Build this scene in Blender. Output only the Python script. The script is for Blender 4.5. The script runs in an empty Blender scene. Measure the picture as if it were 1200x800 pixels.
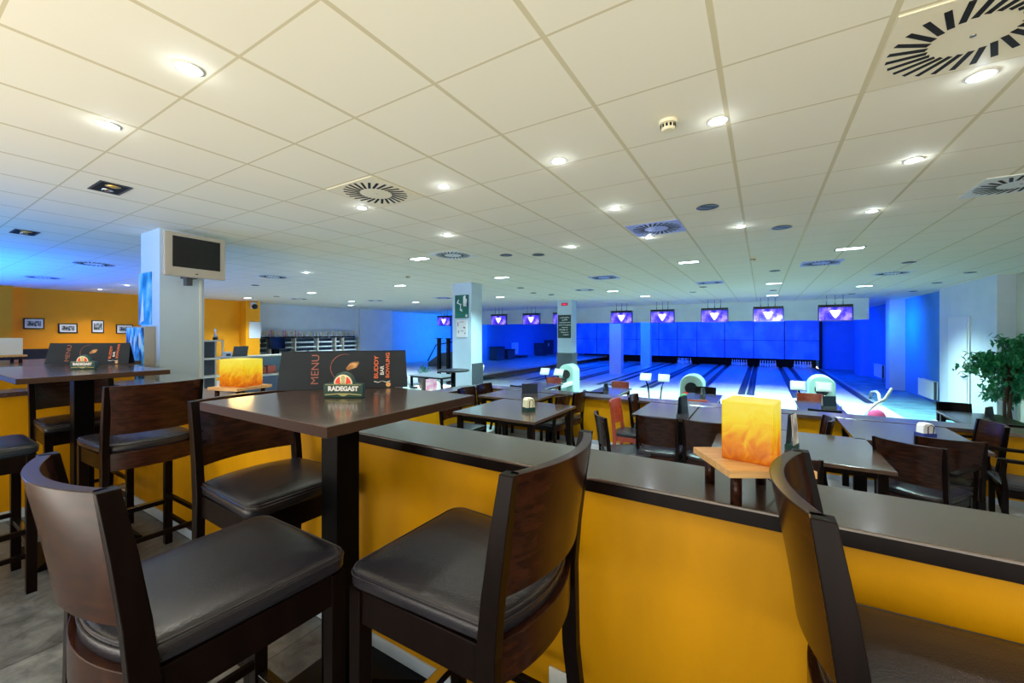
import bpy, bmesh, math, random
from mathutils import Vector, Matrix
random.seed(7)
sc = bpy.context.scene
PI = math.pi
ROOT = sc.collection.objects

# ------------------------------------------------------------------ camera
EYE = 1.40
cam_d = bpy.data.cameras.new('camera'); cam = bpy.data.objects.new('camera', cam_d); ROOT.link(cam)
cam_d.sensor_width = 36; cam_d.lens = 476 / 1200 * 36; cam_d.shift_y = -10 / 1200; cam_d.clip_start = .02; cam_d.clip_end = 200
cam.location = (0, 0, EYE); cam.rotation_euler = (PI / 2, 0, math.atan(293 / 476))
sc.camera = cam
# ------------------------------------------------------------------ exposure
vs = sc.view_settings
vs.view_transform = 'Standard'; vs.look = 'None'; vs.gamma = 1; vs.use_curve_mapping = False; vs.exposure = 0.0
# ------------------------------------------------------------------ world: warm fill added to light the ceiling through the side left open
w = bpy.data.worlds.new('world'); sc.world = w; w.use_nodes = True
bg = w.node_tree.nodes['Background']; bg.inputs[1].default_value = 1.0
_tc = w.node_tree.nodes.new('ShaderNodeTexCoord'); _sp = w.node_tree.nodes.new('ShaderNodeSeparateXYZ'); _rp = w.node_tree.nodes.new('ShaderNodeValToRGB')
w.node_tree.links.new(_tc.outputs['Generated'], _sp.inputs[0]); w.node_tree.links.new(_sp.outputs[2], _rp.inputs[0])
_rp.color_ramp.elements[0].position = 0; _rp.color_ramp.elements[0].color = (1, .95, .84, 1)      # bright lower half, made up to light the ceiling
_rp.color_ramp.elements[1].position = .03; _rp.color_ramp.elements[1].color = (.16, .17, .18, 1)   # dim upper half of the added fill
w.node_tree.links.new(_rp.outputs[0], bg.inputs[0]); bg.inputs[1].default_value = 4.7
sc.cycles.max_bounces = 7; sc.cycles.diffuse_bounces = 4; sc.cycles.sample_clamp_indirect = 4.0
sc.cycles.use_denoising = True
CEIL = 2.62; F1 = -.35; F2 = -.68


def area(name, loc, rot, sx, sy, energy, color, spread=PI):
    d = bpy.data.lights.new(name, 'AREA'); d.shape = 'RECTANGLE'; d.size = sx; d.size_y = sy; d.energy = energy; d.color = color; d.spread = spread
    o = bpy.data.objects.new(name, d); ROOT.link(o); o.location = loc; o.rotation_euler = rot
    o.visible_camera = True
    return o


# black-light and blue tubes over the lanes, fixed behind the soffit
area('lane_blue_light', (-4.5, 19.3, 2.52), (math.radians(12), 0, 0), 15, .12, 560, (.0, .07, 1))
area('lane_blue_light', (-4.5, 24.0, 2.56), (math.radians(42), 0, 0), 15, .12, 1100, (.0, .07, 1))
area('lane_blue_light', (2.7, 22.6, 2.5), (0, 0, 0), .12, 6, 60, (.0, .09, 1))
area('lane_blue_light', (-11, 23.0, 2.56), (0, 0, 0), .12, 8, 90, (.0, .09, 1))
area('concourse_blue_light', (-13.2, 19.15, 2.05), (0, math.radians(78), 0), .12, .6, 190, (.0, .20, 1), math.radians(120))
area('concourse_blue_light', (2.9, 19.15, 2.02), (0, math.radians(-72), 0), .12, .5, 45, (.0, .24, 1), math.radians(105))
area('bar_blue_light', (-12.6, .5, 1.0), (math.radians(155), 0, 0), 5.5, .1, 330, (.01, .13, 1), math.radians(130))
area('bar_blue_light', (-8, -1.6, 1.3), (math.radians(112), 0, 0), 2.5, .1, 170, (.02, .30, 1))


# ------------------------------------------------------------------ materials
M = {}


def mat(name, col, rough=.5, metal=0, emit=None, es=1, bump=0, bscale=60, var=0, vscale=8, stretch=(1, 1, 1), coat=0, trans=0, col2=None, ior=1.45, alpha=1, spec=.5):
    m = bpy.data.materials.new(name); m.use_nodes = True; n = m.node_tree; b = n.nodes['Principled BSDF']; L = n.links.new
    b.inputs['Base Color'].default_value = (*col, 1); b.inputs['Roughness'].default_value = rough; b.inputs['Metallic'].default_value = metal
    b.inputs['Coat Weight'].default_value = coat; b.inputs['Coat Roughness'].default_value = .12; b.inputs['Transmission Weight'].default_value = trans; b.inputs['IOR'].default_value = ior
    b.inputs['Alpha'].default_value = alpha; b.inputs['Specular IOR Level'].default_value = spec
    if emit: b.inputs['Emission Color'].default_value = (*emit, 1); b.inputs['Emission Strength'].default_value = es
    tc = n.nodes.new('ShaderNodeTexCoord'); mp = n.nodes.new('ShaderNodeMapping'); mp.inputs['Scale'].default_value = stretch; L(tc.outputs['Object'], mp.inputs[0])
    if var or col2:
        t = n.nodes.new('ShaderNodeTexNoise'); t.inputs['Scale'].default_value = vscale; t.inputs['Detail'].default_value = 5; L(mp.outputs[0], t.inputs['Vector'])
        r = n.nodes.new('ShaderNodeValToRGB'); c2 = col2 or tuple(max(0, x * (1 - var)) for x in col)
        r.color_ramp.elements[0].color = (*c2, 1); r.color_ramp.elements[0].position = .35; r.color_ramp.elements[1].color = (*col, 1); r.color_ramp.elements[1].position = .65
        L(t.outputs[0], r.inputs[0]); L(r.outputs[0], b.inputs['Base Color'])
    if bump:
        t2 = n.nodes.new('ShaderNodeTexNoise'); t2.inputs['Scale'].default_value = bscale; t2.inputs['Detail'].default_value = 4; L(mp.outputs[0], t2.inputs['Vector'])
        bp = n.nodes.new('ShaderNodeBump'); bp.inputs['Strength'].default_value = bump; bp.inputs['Distance'].default_value = .004
        L(t2.outputs[0], bp.inputs['Height']); L(bp.outputs[0], b.inputs['Normal'])
    M[name] = m
    return m


mat('table_wood', (.085, .050, .036), .22, col2=(.040, .024, .018), vscale=9, stretch=(1, 11, 11), bump=.04, bscale=30, spec=.9, coat=.45)
mat('table_edge', (.040, .021, .013), .5, spec=.15)
mat('walnut', (.036, .011, .005), .24, col2=(.014, .005, .003), vscale=7, stretch=(9, 1.2, 9), coat=.03, spec=.22)
mat('walnut_dark', (.006, .003, .0025), .3, var=.4, vscale=6, stretch=(5, 5, 1), spec=.10)
mat('red_wood', (.40, .060, .022), .3, col2=(.24, .03, .012), vscale=7, stretch=(9, 1.2, 9), coat=.3)
mat('leather', (.017, .016, .022), .27, spec=.5, bump=.22, bscale=220, var=.25, vscale=5)
mat('leather_stitch', (.026, .022, .026), .4)
mat('leather_blue', (.012, .018, .026), .34, bump=.2, bscale=220)
mat('black_metal', (.002, .002, .0025), .35, spec=.07)
mat('steel', (.55, .55, .53), .25, 1)
mat('black_plastic', (.008, .008, .010), .35, spec=.25)
mat('dark_plastic', (.05, .055, .06), .45)
mat('silver_plastic', (.42, .39, .33), .4)
mat('white_plastic', (.75, .78, .76), .35)
mat('mint_plastic', (.42, .66, .60), .35)
mat('white_paint', (.72, .75, .76), .6, bump=.08, bscale=90)
mat('white_panel', (.76, .78, .79), .45)
mat('paper', (.85, .85, .84), .6)
mat('grey_carpet_wall', (.055, .065, .085), .9, bump=.4, bscale=200)
mat('wood_light', (.70, .42, .17), .4, col2=(.55, .30, .11), vscale=8, stretch=(1, 9, 9))
mat('cream_wood', (.66, .60, .46), .5)
mat('menu_card', (.016, .024, .038), .42, spec=.25, var=.35, vscale=4)
mat('copper_print', (.30, .10, .07), .5)
mat('orange_print', (.85, .17, .05), .45)
mat('white_print', (.80, .80, .82), .5)
mat('gold_print', (.80, .42, .16), .4)
mat('green_sign', (.010, .050, .040), .35)
mat('gold_trim', (.42, .40, .16), .35, .3)
mat('red_sign', (.75, .06, .025), .4)
mat('cream_sign', (.80, .74, .50), .4)
mat('dark_glass', (.006, .007, .008), .06)
mat('leaf', (.03, .30, .11), .4, col2=(.012, .14, .05), vscale=5)
mat('bark', (.10, .05, .035), .8, bump=.4, bscale=30)
mat('pot', (.10, .08, .07), .5)
mat('rubber', (.02, .02, .02), .7)
mat('slot_black', (.004, .004, .004), .8)
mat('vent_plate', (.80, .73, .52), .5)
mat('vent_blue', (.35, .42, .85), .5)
mat('light_on', (1, 1, 1), .5, emit=(.86, .93, 1), es=30)
mat('light_cool', (1, 1, 1), .5, emit=(.75, .95, 1), es=9)
mat('reflector', (.7, .7, .7), .15, 1)
mat('mirror_amber', (.8, .5, .15), .3, .6)
mat('pin_white', (.80, .82, .85), .3)
mat('pin_red', (.6, .03, .04), .4)
mat('ball_pink', (.75, .10, .28), .12)
mat('ball_teal', (.06, .45, .45), .12)
mat('ball_navy', (.03, .05, .25), .12)
mat('ball_black', (.01, .01, .012), .1)
mat('ball_red', (.65, .03, .05), .12)
mat('ball_green', (.10, .35, .12), .12)
mat('lane_gutter', (.035, .042, .06), .4)
mat('lane_cap', (.30, .34, .38), .4)
mat('pit_black', (.006, .006, .008), .8)
mat('chalkboard', (.012, .030, .026), .6)
mat('poster_green', (.006, .045, .042), .4, col2=(.02, .20, .13), vscale=2)
mat('exit_red', (.3, .01, .02), .4, emit=(.9, .02, .10), es=.9)
mat('door_dark', (.05, .05, .07), .5)
mat('box_red', (.42, .08, .05), .6)
mat('flyer', (.82, .22, .50), .5, col2=(.92, .85, .80), vscale=9)
mat('flyer_mix', (.80, .75, .62), .45, col2=(.16, .10, .12), vscale=26, stretch=(1, 1, .3))
mat('wood_red_box', (.45, .12, .06), .5, var=.3)
mat('trophy_gold', (.75, .55, .25), .3, .5)
mat('trophy_rose', (.60, .25, .32), .35, .2)
mat('trophy_silver', (.70, .72, .74), .3, .5)
mat('shoe_white', (.82, .86, .84), .5)
mat('shoe_dark', (.05, .08, .12), .5)
mat('blue_desk', (.075, .095, .135), .5)
mat('desk_niche', (.20, .29, .35), .5)
mat('socket', (.75, .73, .68), .4)
mat('clear_acrylic', (.05, .06, .07), .05, alpha=.12)


def wall_mat(name, c, var=.06, rough=.55, s=2.5, st=(1, 1, 1), spec=.3):
    return mat(name, c, rough, spec=spec, bump=.10, bscale=120, col2=tuple(x * (1 - var) for x in c), vscale=s, stretch=st)


wall_mat('yellow_paint', (.60, .28, .001), .22, .45, 2.2, (1.6, 1.6, .6), .18)
wall_mat('orange_wall', (.80, .30, .004), .05)
wall_mat('pale_wall', (.66, .72, .78))
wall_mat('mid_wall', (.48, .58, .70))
wall_mat('blue_wall', (.08, .27, .62))
wall_mat('beige_wall', (.50, .47, .40))
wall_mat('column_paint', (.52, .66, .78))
wall_mat('soffit_paint', (.80, .90, .86))


def node_mat(name):
    m = bpy.data.materials.new(name); m.use_nodes = True; M[name] = m
    n = m.node_tree
    return n, n.nodes['Principled BSDF'], n.links.new


def math_node(n, op, a, b=None):
    k = n.nodes.new('ShaderNodeMath'); k.operation = op
    for i, v in enumerate((a, b)):
        if v is None: continue
        if isinstance(v, (int, float)): k.inputs[i].default_value = v
        else: n.links.new(v, k.inputs[i])
    return k.outputs[0]


# suspended ceiling: 0.6 m tiles in a T-bar grid
n, b, L = node_mat('ceiling_tiles')
tc = n.nodes.new('ShaderNodeTexCoord'); sp = n.nodes.new('ShaderNodeSeparateXYZ'); L(tc.outputs['Object'], sp.inputs[0])


def grid(axis, off, wd):
    f = math_node(n, 'FRACT', math_node(n, 'DIVIDE', math_node(n, 'ADD', sp.outputs[axis], off), .6))
    d = math_node(n, 'ABSOLUTE', math_node(n, 'SUBTRACT', f, .5))
    return math_node(n, 'GREATER_THAN', d, .5 - wd / 1.2)


gx = grid(0, .767 + 60, .024); gy = grid(1, -1.496 + 60, .012)
g = math_node(n, 'MAXIMUM', gx, gy)
mx = n.nodes.new('ShaderNodeMix'); mx.data_type = 'RGBA'; L(g, mx.inputs[0]); mx.inputs[6].default_value = (.84, .79, .62, 1); mx.inputs[7].default_value = (.62, .55, .34, 1)
L(mx.outputs[2], b.inputs['Base Color']); b.inputs['Roughness'].default_value = .75
bp = n.nodes.new('ShaderNodeBump'); bp.inputs['Strength'].default_value = .5; bp.inputs['Distance'].default_value = .006; bp.invert = True
L(g, bp.inputs['Height']); L(bp.outputs[0], b.inputs['Normal'])

# grey slate-look vinyl planks
n, b, L = node_mat('slate_floor')
tc = n.nodes.new('ShaderNodeTexCoord'); br = n.nodes.new('ShaderNodeTexBrick'); L(tc.outputs['Object'], br.inputs[0])
br.inputs['Scale'].default_value = 1; br.inputs['Brick Width'].default_value = .9; br.inputs['Row Height'].default_value = .30; br.inputs['Mortar Size'].default_value = .003
br.inputs['Color1'].default_value = (.085, .095, .105, 1); br.inputs['Color2'].default_value = (.15, .165, .18, 1); br.inputs['Mortar'].default_value = (.03, .03, .03, 1)
ns = n.nodes.new('ShaderNodeTexNoise'); ns.inputs['Scale'].default_value = 9; ns.inputs['Detail'].default_value = 10; ns.inputs['Roughness'].default_value = .65; ns.inputs['Distortion'].default_value = .5; L(tc.outputs['Object'], ns.inputs[0])
r = n.nodes.new('ShaderNodeValToRGB'); r.color_ramp.elements[0].color = (.35, .35, .35, 1); r.color_ramp.elements[1].color = (1.7, 1.7, 1.68, 1); r.color_ramp.elements[0].position = .3; r.color_ramp.elements[1].position = .7; L(ns.outputs[0], r.inputs[0])
mx = n.nodes.new('ShaderNodeMix'); mx.data_type = 'RGBA'; mx.blend_type = 'MULTIPLY'; mx.inputs[0].default_value = 1; L(br.outputs[0], mx.inputs[6]); L(r.outputs[0], mx.inputs[7])
L(mx.outputs[2], b.inputs['Base Color']); b.inputs['Roughness'].default_value = .38
bp = n.nodes.new('ShaderNodeBump'); bp.inputs['Strength'].default_value = .3; bp.inputs['Distance'].default_value = .01; L(ns.outputs[0], bp.inputs['Height']); L(bp.outputs[0], b.inputs['Normal'])
mat('hall_floor', (.42, .47, .50), .3, var=.2, vscale=3)
mat('blue_carpet', (.13, .30, .42), .8, var=.45, vscale=2.5, bump=.3, bscale=90)
mat('approach_floor', (.58, .62, .64), .22, var=.06, vscale=3, stretch=(8, 1, 1))

# lane boards: pale laminate with fine cross bands
n, b, L = node_mat('lane_boards')
tc = n.nodes.new('ShaderNodeTexCoord'); br = n.nodes.new('ShaderNodeTexBrick'); L(tc.outputs['Object'], br.inputs[0])
br.offset = .5; br.inputs['Scale'].default_value = 1; br.inputs['Brick Width'].default_value = .0833; br.inputs['Row Height'].default_value = .62; br.inputs['Mortar Size'].default_value = .004
br.inputs['Color1'].default_value = (.62, .62, .66, 1); br.inputs['Color2'].default_value = (.70, .70, .73, 1); br.inputs['Mortar'].default_value = (.42, .42, .50, 1)
L(br.outputs[0], b.inputs['Base Color']); b.inputs['Roughness'].default_value = .16

# onyx lamp shade: glowing veined stone
n, b, L = node_mat('onyx_glow')
tc = n.nodes.new('ShaderNodeTexCoord'); sp = n.nodes.new('ShaderNodeSeparateXYZ'); L(tc.outputs['Generated'], sp.inputs[0])
ns = n.nodes.new('ShaderNodeTexNoise'); ns.inputs['Scale'].default_value = 3.2; ns.inputs['Detail'].default_value = 7; ns.inputs['Distortion'].default_value = 1.6; L(tc.outputs['Generated'], ns.inputs[0])
v = math_node(n, 'ADD', math_node(n, 'MULTIPLY', sp.outputs[2], .66), math_node(n, 'MULTIPLY', ns.outputs[0], .52))
r = n.nodes.new('ShaderNodeValToRGB'); e = r.color_ramp.elements
e[0].position = .24; e[0].color = (.50, .07, .004, 1); e[1].position = .9; e[1].color = (.90, .76, .07, 1)
k = e.new(.42); k.color = (.74, .20, .006, 1); k = e.new(.58); k.color = (.86, .50, .012, 1); k = e.new(.72); k.color = (.88, .68, .025, 1)
L(v, r.inputs[0]); b.inputs['Specular IOR Level'].default_value = .15; b.inputs['Base Color'].default_value = (.06, .03, .0, 1); L(r.outputs[0], b.inputs['Emission Color']); b.inputs['Emission Strength'].default_value = .92; b.inputs['Roughness'].default_value = .3


def picture(name, a, b_, c, scale, es=0):
    n, b, L = node_mat(name)
    tc = n.nodes.new('ShaderNodeTexCoord'); mp = n.nodes.new('ShaderNodeMapping'); mp.inputs['Scale'].default_value = (1, 1, .55); L(tc.outputs['Object'], mp.inputs[0])
    ns = n.nodes.new('ShaderNodeTexNoise'); ns.inputs['Scale'].default_value = scale; ns.inputs['Detail'].default_value = 3; L(mp.outputs[0], ns.inputs[0])
    r = n.nodes.new('ShaderNodeValToRGB'); e = r.color_ramp.elements
    e[0].position = .38; e[0].color = (*a, 1); e[1].position = .64; e[1].color = (*c, 1); k = e.new(.5); k.color = (*b_, 1)
    L(ns.outputs[0], r.inputs[0]); L(r.outputs[0], b.inputs['Base Color']); b.inputs['Roughness'].default_value = .35
    if es: L(r.outputs[0], b.inputs['Emission Color']); b.inputs['Emission Strength'].default_value = es


picture('pic_blue', (.01, .16, .42), (.05, .42, .80), (.45, .75, .92), 5, .05)  # faint glow put into the print; the poster is no lamp
picture('pic_bar', (.01, .03, .09), (.02, .30, .75), (.40, .75, .95), 9, .12)
picture('pic_brown', (.10, .05, .03), (.40, .24, .10), (.80, .78, .72), 14)
picture('pic_photo', (.02, .025, .03), (.16, .18, .18), (.6, .62, .6), 22)
picture('screen_show', (.01, .01, .40), (.10, .05, .80), (.40, .25, 1.0), 6, 1.0)
picture('mask_panel', (.03, .22, .70), (.05, .30, .82), (.10, .42, .95), 1.3)
mat('screen_white', (1, 1, 1), .4, emit=(.92, .85, 1), es=1.3)
mat('console_screen', (.7, .9, .85), .3, emit=(.45, .78, .70), es=.55)


# ------------------------------------------------------------------ geometry helpers
class MB:
    def __init__(s): s.v = []; s.f = []; s.sm = []

    def add(s, vs_, fs, smooth=False, mtx=None):
        o = len(s.v)
        s.v += [tuple(mtx @ Vector(p)) if mtx else tuple(p) for p in vs_]
        s.f += [tuple(i + o for i in f) for f in fs]; s.sm += [smooth] * len(fs)
        return s

    def box(s, x0, x1, y0, y1, z0, z1, mtx=None):
        vv = [(x, y, z) for z in (z0, z1) for y in (y0, y1) for x in (x0, x1)]
        return s.add(vv, [(0, 2, 3, 1), (4, 5, 7, 6), (0, 1, 5, 4), (2, 6, 7, 3), (0, 4, 6, 2), (1, 3, 7, 5)], mtx=mtx)

    def lathe(s, prof, seg=20, mtx=None, smooth=True, cap=True):
        vv = [(r_ * math.cos(2 * PI * i / seg), r_ * math.sin(2 * PI * i / seg), z) for r_, z in prof for i in range(seg)]
        ff = [(j * seg + i, j * seg + (i + 1) % seg, (j + 1) * seg + (i + 1) % seg, (j + 1) * seg + i) for j in range(len(prof) - 1) for i in range(seg)]
        s.add(vv, ff, smooth, mtx)
        if cap:
            o = len(s.v) - len(vv)
            s.f += [tuple(o + i for i in reversed(range(seg))), tuple(o + (len(prof) - 1) * seg + i for i in range(seg))]; s.sm += [False, False]
        return s

    def tube(s, pts, r, seg=8, mtx=None):
        pts = [Vector(p) for p in pts]; vv = []; nn = len(pts)
        for i, p in enumerate(pts):
            d = (pts[min(i + 1, nn - 1)] - pts[max(i - 1, 0)]).normalized()
            u = d.cross(Vector((0, 0, 1)) if abs(d.z) < .95 else Vector((1, 0, 0))).normalized(); w_ = d.cross(u)
            rr = r[i] if isinstance(r, (list, tuple)) else r
            vv += [p + rr * (math.cos(2 * PI * k / seg) * u + math.sin(2 * PI * k / seg) * w_) for k in range(seg)]
        ff = [(j * seg + i, j * seg + (i + 1) % seg, (j + 1) * seg + (i + 1) % seg, (j + 1) * seg + i) for j in range(nn - 1) for i in range(seg)]
        ff += [tuple(reversed(range(seg))), tuple((nn - 1) * seg + i for i in range(seg))]
        return s.add(vv, ff, True, mtx)

    def bar(s, pts, wx, wy, mtx=None):
        """square-section member following pts (near vertical), wx by wy in plan; wx may be a list"""
        vv = []
        for i, p in enumerate(pts):
            a = (wx[i] if isinstance(wx, (list, tuple)) else wx) / 2; c = wy / 2
            vv += [(p[0] + dx * a, p[1] + dy * c, p[2]) for dx, dy in ((-1, -1), (1, -1), (1, 1), (-1, 1))]
        ff = [(3, 2, 1, 0), tuple(4 * (len(pts) - 1) + i for i in range(4))]
        for j in range(len(pts) - 1):
            for i in range(4): ff.append((4 * j + i, 4 * j + (i + 1) % 4, 4 * j + 4 + (i + 1) % 4, 4 * j + 4 + i))
        return s.add(vv, ff, mtx=mtx)

    def prism(s, poly, z0, z1, mtx=None):
        k = len(poly)
        return s.add([(x, y, z0) for x, y in poly] + [(x, y, z1) for x, y in poly],
                     [tuple(reversed(range(k))), tuple(range(k, 2 * k))] + [(i, (i + 1) % k, k + (i + 1) % k, k + i) for i in range(k)], mtx=mtx)

    def rings(s, rs, mtx=None, smooth=True):
        k = len(rs[0]); vv = [p for r_ in rs for p in r_]
        ff = [(j * k + i, j * k + (i + 1) % k, (j + 1) * k + (i + 1) % k, (j + 1) * k + i) for j in range(len(rs) - 1) for i in range(k)]
        s.add(vv, ff, smooth, mtx); o = len(s.v) - len(vv)
        s.f += [tuple(o + i for i in reversed(range(k))), tuple(o + (len(rs) - 1) * k + i for i in range(k))]; s.sm += [False, False]
        return s

    def build(s, name, m, parent=None, bevel=0, loc=None, rz=0):
        me = bpy.data.meshes.new(name); me.from_pydata(s.v, [], s.f)
        me.polygons.foreach_set('use_smooth', s.sm)
        me.materials.append(M[m] if isinstance(m, str) else m); me.update()
        o = bpy.data.objects.new(name, me); ROOT.link(o)
        if parent: o.parent = parent
        if loc: o.location = loc
        o.rotation_euler.z = rz
        if bevel:
            md = o.modifiers.new('bevel', 'BEVEL'); md.width = bevel; md.segments = 2; md.limit_method = 'ANGLE'; md.angle_limit = math.radians(40); md.harden_normals = any(s.sm)
        return o


def T(x=0, y=0, z=0, rz=0, rx=0, ry=0, s=1):
    return Matrix.Translation((x, y, z)) @ Matrix.Rotation(rz, 4, 'Z') @ Matrix.Rotation(ry, 4, 'Y') @ Matrix.Rotation(rx, 4, 'X') @ Matrix.Scale(s, 4)


def tag(o, label, cat=None, group=None, kind=None):
    if label: o['label'] = label
    if cat: o['category'] = cat
    if group: o['group'] = group
    if kind: o['kind'] = kind
    return o


def thing(name, label, cat, loc=(0, 0, 0), rz=0, group=None):
    o = bpy.data.objects.new(name, None); o.empty_display_size = .1; ROOT.link(o); o.location = loc; o.rotation_euler = (0, 0, rz)
    return tag(o, label, cat, group)


def struct(name, mb, m):
    return tag(mb.build(name, m), None, None, None, 'structure')


def dup(root, loc, rz=0, label=None, group=None, scale=None):
    r_ = root.copy(); ROOT.link(r_); r_.location = loc; r_.rotation_euler = (0, 0, rz)
    if scale: r_.scale = (scale,) * 3
    if label: r_['label'] = label
    if group: r_['group'] = group
    for ch in list(root.children):
        c_ = ch.copy(); ROOT.link(c_); c_.parent = r_
        for g_ in list(ch.children):
            d_ = g_.copy(); ROOT.link(d_); d_.parent = c_
    return r_


USED = set()


def place(proto, loc, rz, label, group=None, scale=None):
    """the first call moves the prototype itself, later calls copy it"""
    if proto.name not in USED:
        USED.add(proto.name); proto.location = loc; proto.rotation_euler = (0, 0, rz)
        if scale: proto.scale = (scale,) * 3
        proto['label'] = label
        if group: proto['group'] = group
        return proto
    return dup(proto, loc, rz, label, group, scale)


def text(body, size, m, mtx, parent, name='lettering', ext=.0006, bold=0, align='CENTER', sx=1):
    cu = bpy.data.curves.new(name, 'FONT'); cu.body = body; cu.size = size; cu.extrude = ext; cu.offset = bold; cu.align_x = align; cu.align_y = 'CENTER'
    cu.materials.append(M[m]); tmp = bpy.data.objects.new('tmp', cu); ROOT.link(tmp); bpy.context.view_layer.update()
    me = bpy.data.meshes.new_from_object(tmp.evaluated_get(bpy.context.evaluated_depsgraph_get())); bpy.data.objects.remove(tmp); me.name = name
    o = bpy.data.objects.new(name, me); ROOT.link(o); o.parent = parent
    o.matrix_local = mtx @ Matrix.Diagonal((sx, 1, 1, 1))
    return o


def sub(name, mb, m, parent, **k):
    return mb.build(name, m, parent, **k)


# ================================================================== the setting
struct('ceiling', MB().box(-19, 4.9, -3.5, 31.8, CEIL, CEIL + .1), 'ceiling_tiles')
struct('floor', MB().box(-5.6, 4.9, -1.2, 1.44, -.1, 0).box(-19, -5.0, 1.44, 3.0, -.1, 0).box(-19, -5.6, -2.6, 1.44, -.1, 0), 'slate_floor')  # bar floor stops short behind the camera to let fill light reach the ceiling
struct('floor', MB().box(-5.0, 4.9, 1.44, 6.2, F1 - .1, F1).box(-19, -5.0, 3.0, 6.2, F1 - .1, F1).box(-19, -10.3, 6.2, 31.8, F1 - .1, F1), 'hall_floor')
struct('floor', MB().box(-10.3, 4.9, 6.2, 11.0, F2 - .1, F2), 'hall_floor')
struct('floor', MB().box(2.96, 4.9, 11.0, 31.8, F2 - .1, F2), 'blue_carpet')
struct('floor', MB().box(-10.3, 2.96, 11.0, 15.75, F2 - .1, F2), 'approach_floor')
struct('floor', MB().box(-12.6, 2.96, 15.75, 31.8, F2 - .3, F2 - .12), 'pit_black')
struct('floor', MB().box(-15, -12.6, 15.75, 31.8, F2 - .1, F2).box(-15, -10.3, 13.0, 15.75, F2 - .1, F2), 'blue_carpet')
struct('wall_left', MB().box(-17.2, -17.0, 2.2, 7.75, F1, CEIL).box(-16.95, -16.6, -2.6, 2.2, -.1, CEIL), 'orange_wall')
struct('wall_left_shoe_corner', MB().box(-17.7, -17.5, 8.25, 13.5, F1, CEIL), 'pale_wall')
struct('wall_left_pier', MB().box(-18.2, -17.35, 13.5, 15.6, F1, CEIL), 'pale_wall')
struct('wall_left_concourse', MB().box(-18.2, -18.0, 15.6, 21.3, F1, CEIL), 'mid_wall')
struct('wall_left_lanes', MB().box(-18.2, -15.0, 21.3, 21.5, F1, CEIL).box(-15.2, -15.0, 21.5, 31.6, F2, CEIL), 'blue_wall')
struct('wall_orange_pier', MB().box(-17.45, -16.5, 7.75, 8.25, F1, CEIL), 'orange_wall')
struct('wall_back', MB().box(-15, 4.9, 31.4, 31.6, F2, CEIL).box(2.97, 4.9, 29.5, 29.7, F2, CEIL), 'blue_wall')
struct('wall_right', MB().box(4.4, 4.6, 15.84, 29.5, F2, CEIL), 'blue_wall')
struct('wall_right_pilaster', MB().box(3.98, 4.4, 19.9, 20.5, F2, CEIL), 'pale_wall')
struct('wall_right_pilaster_rear', MB().box(4.05, 4.4, 25.6, 27.0, F2, CEIL), 'blue_wall')
struct('light_block_wall', MB().box(-19, -5.6, -2.75, -2.6, 0, CEIL), 'orange_wall')  # unseen wall added to keep the world fill off the left side
struct('wall_right_middle', MB().box(4.2, 4.6, 12.6, 15.84, F2, CEIL), 'pale_wall')
struct('wall_right_front', MB().box(4.47, 4.7, -2.6, 12.6, F2, CEIL).box(4.30, 4.47, 9.0, 9.6, F2, CEIL), 'beige_wall')
d1 = struct('door_1', MB().box(4.17, 4.2, 13.84, 15.12, F2, 1.80), 'white_panel')
sub('door_leaf', MB().box(4.155, 4.17, 13.93, 15.03, F2 + .01, 1.73), 'white_panel', d1)
sub('door_handle', MB().box(4.10, 4.155, 13.98, 14.10, .33, .36), 'steel', d1)
struct('soffit', MB().box(-13.4, 3.16, 18.5, 18.8, 1.87, CEIL), 'soffit_paint')

# masking units above the pins
mw = struct('wall_lane_mask', MB().box(-12.2, 2.82, 29.4, 29.55, -.17, 2.1), 'mask_panel')
for i, x in enumerate((-10.6, -9.2, -7.64, -6.11, -4.9, -3.67, -2.05, -.45, 1.15)):
    sub('panel_joint', MB().box(x - .02, x + .02, 29.385, 29.4, -.17, 2.1), 'pit_black', mw)
sub('panel_joint', MB().box(-12.2, 2.82, 29.385, 29.4, .93, .96), 'pit_black', mw)
sub('end_frame', MB().box(2.82, 2.95, 29.3, 29.55, F2, 2.1), 'pit_black', mw)
struct('trim_1', MB().box(-12.2, 2.82, 30.9, 31.0, F2 - .12, -.17), 'pit_black')

# columns on a six metre grid
for i, yy in enumerate((1.87, 7.8, 13.85, 19.95, 26.1)):
    zb = (0, F2, F2, F2, F2)[i]
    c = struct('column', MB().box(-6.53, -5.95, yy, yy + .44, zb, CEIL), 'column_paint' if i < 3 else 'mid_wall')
    if i in (1, 2):
        zt = .66
        sub('carpet_cladding', MB().box(-6.55, -5.93, yy - (.02 if i == 2 else -.02), yy + .46, zb, zt), 'grey_carpet_wall', c)


# ================================================================== half walls
def half_wall(name, label, panel, tops, base, joints=()):
    t = thing(name, label, 'half wall')
    sub('panel', panel, 'yellow_paint', t)
    for q in tops: sub('countertop', q, 'table_wood', t, bevel=.003)
    if base: sub('baseboard', base, 'mid_wall', t, bevel=.002)
    for x0, x1, y0, y1, z0, z1 in joints: sub('panel_joint', MB().box(x0, x1, y0, y1, z0, z1), 'walnut_dark', t)
    return t


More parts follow.
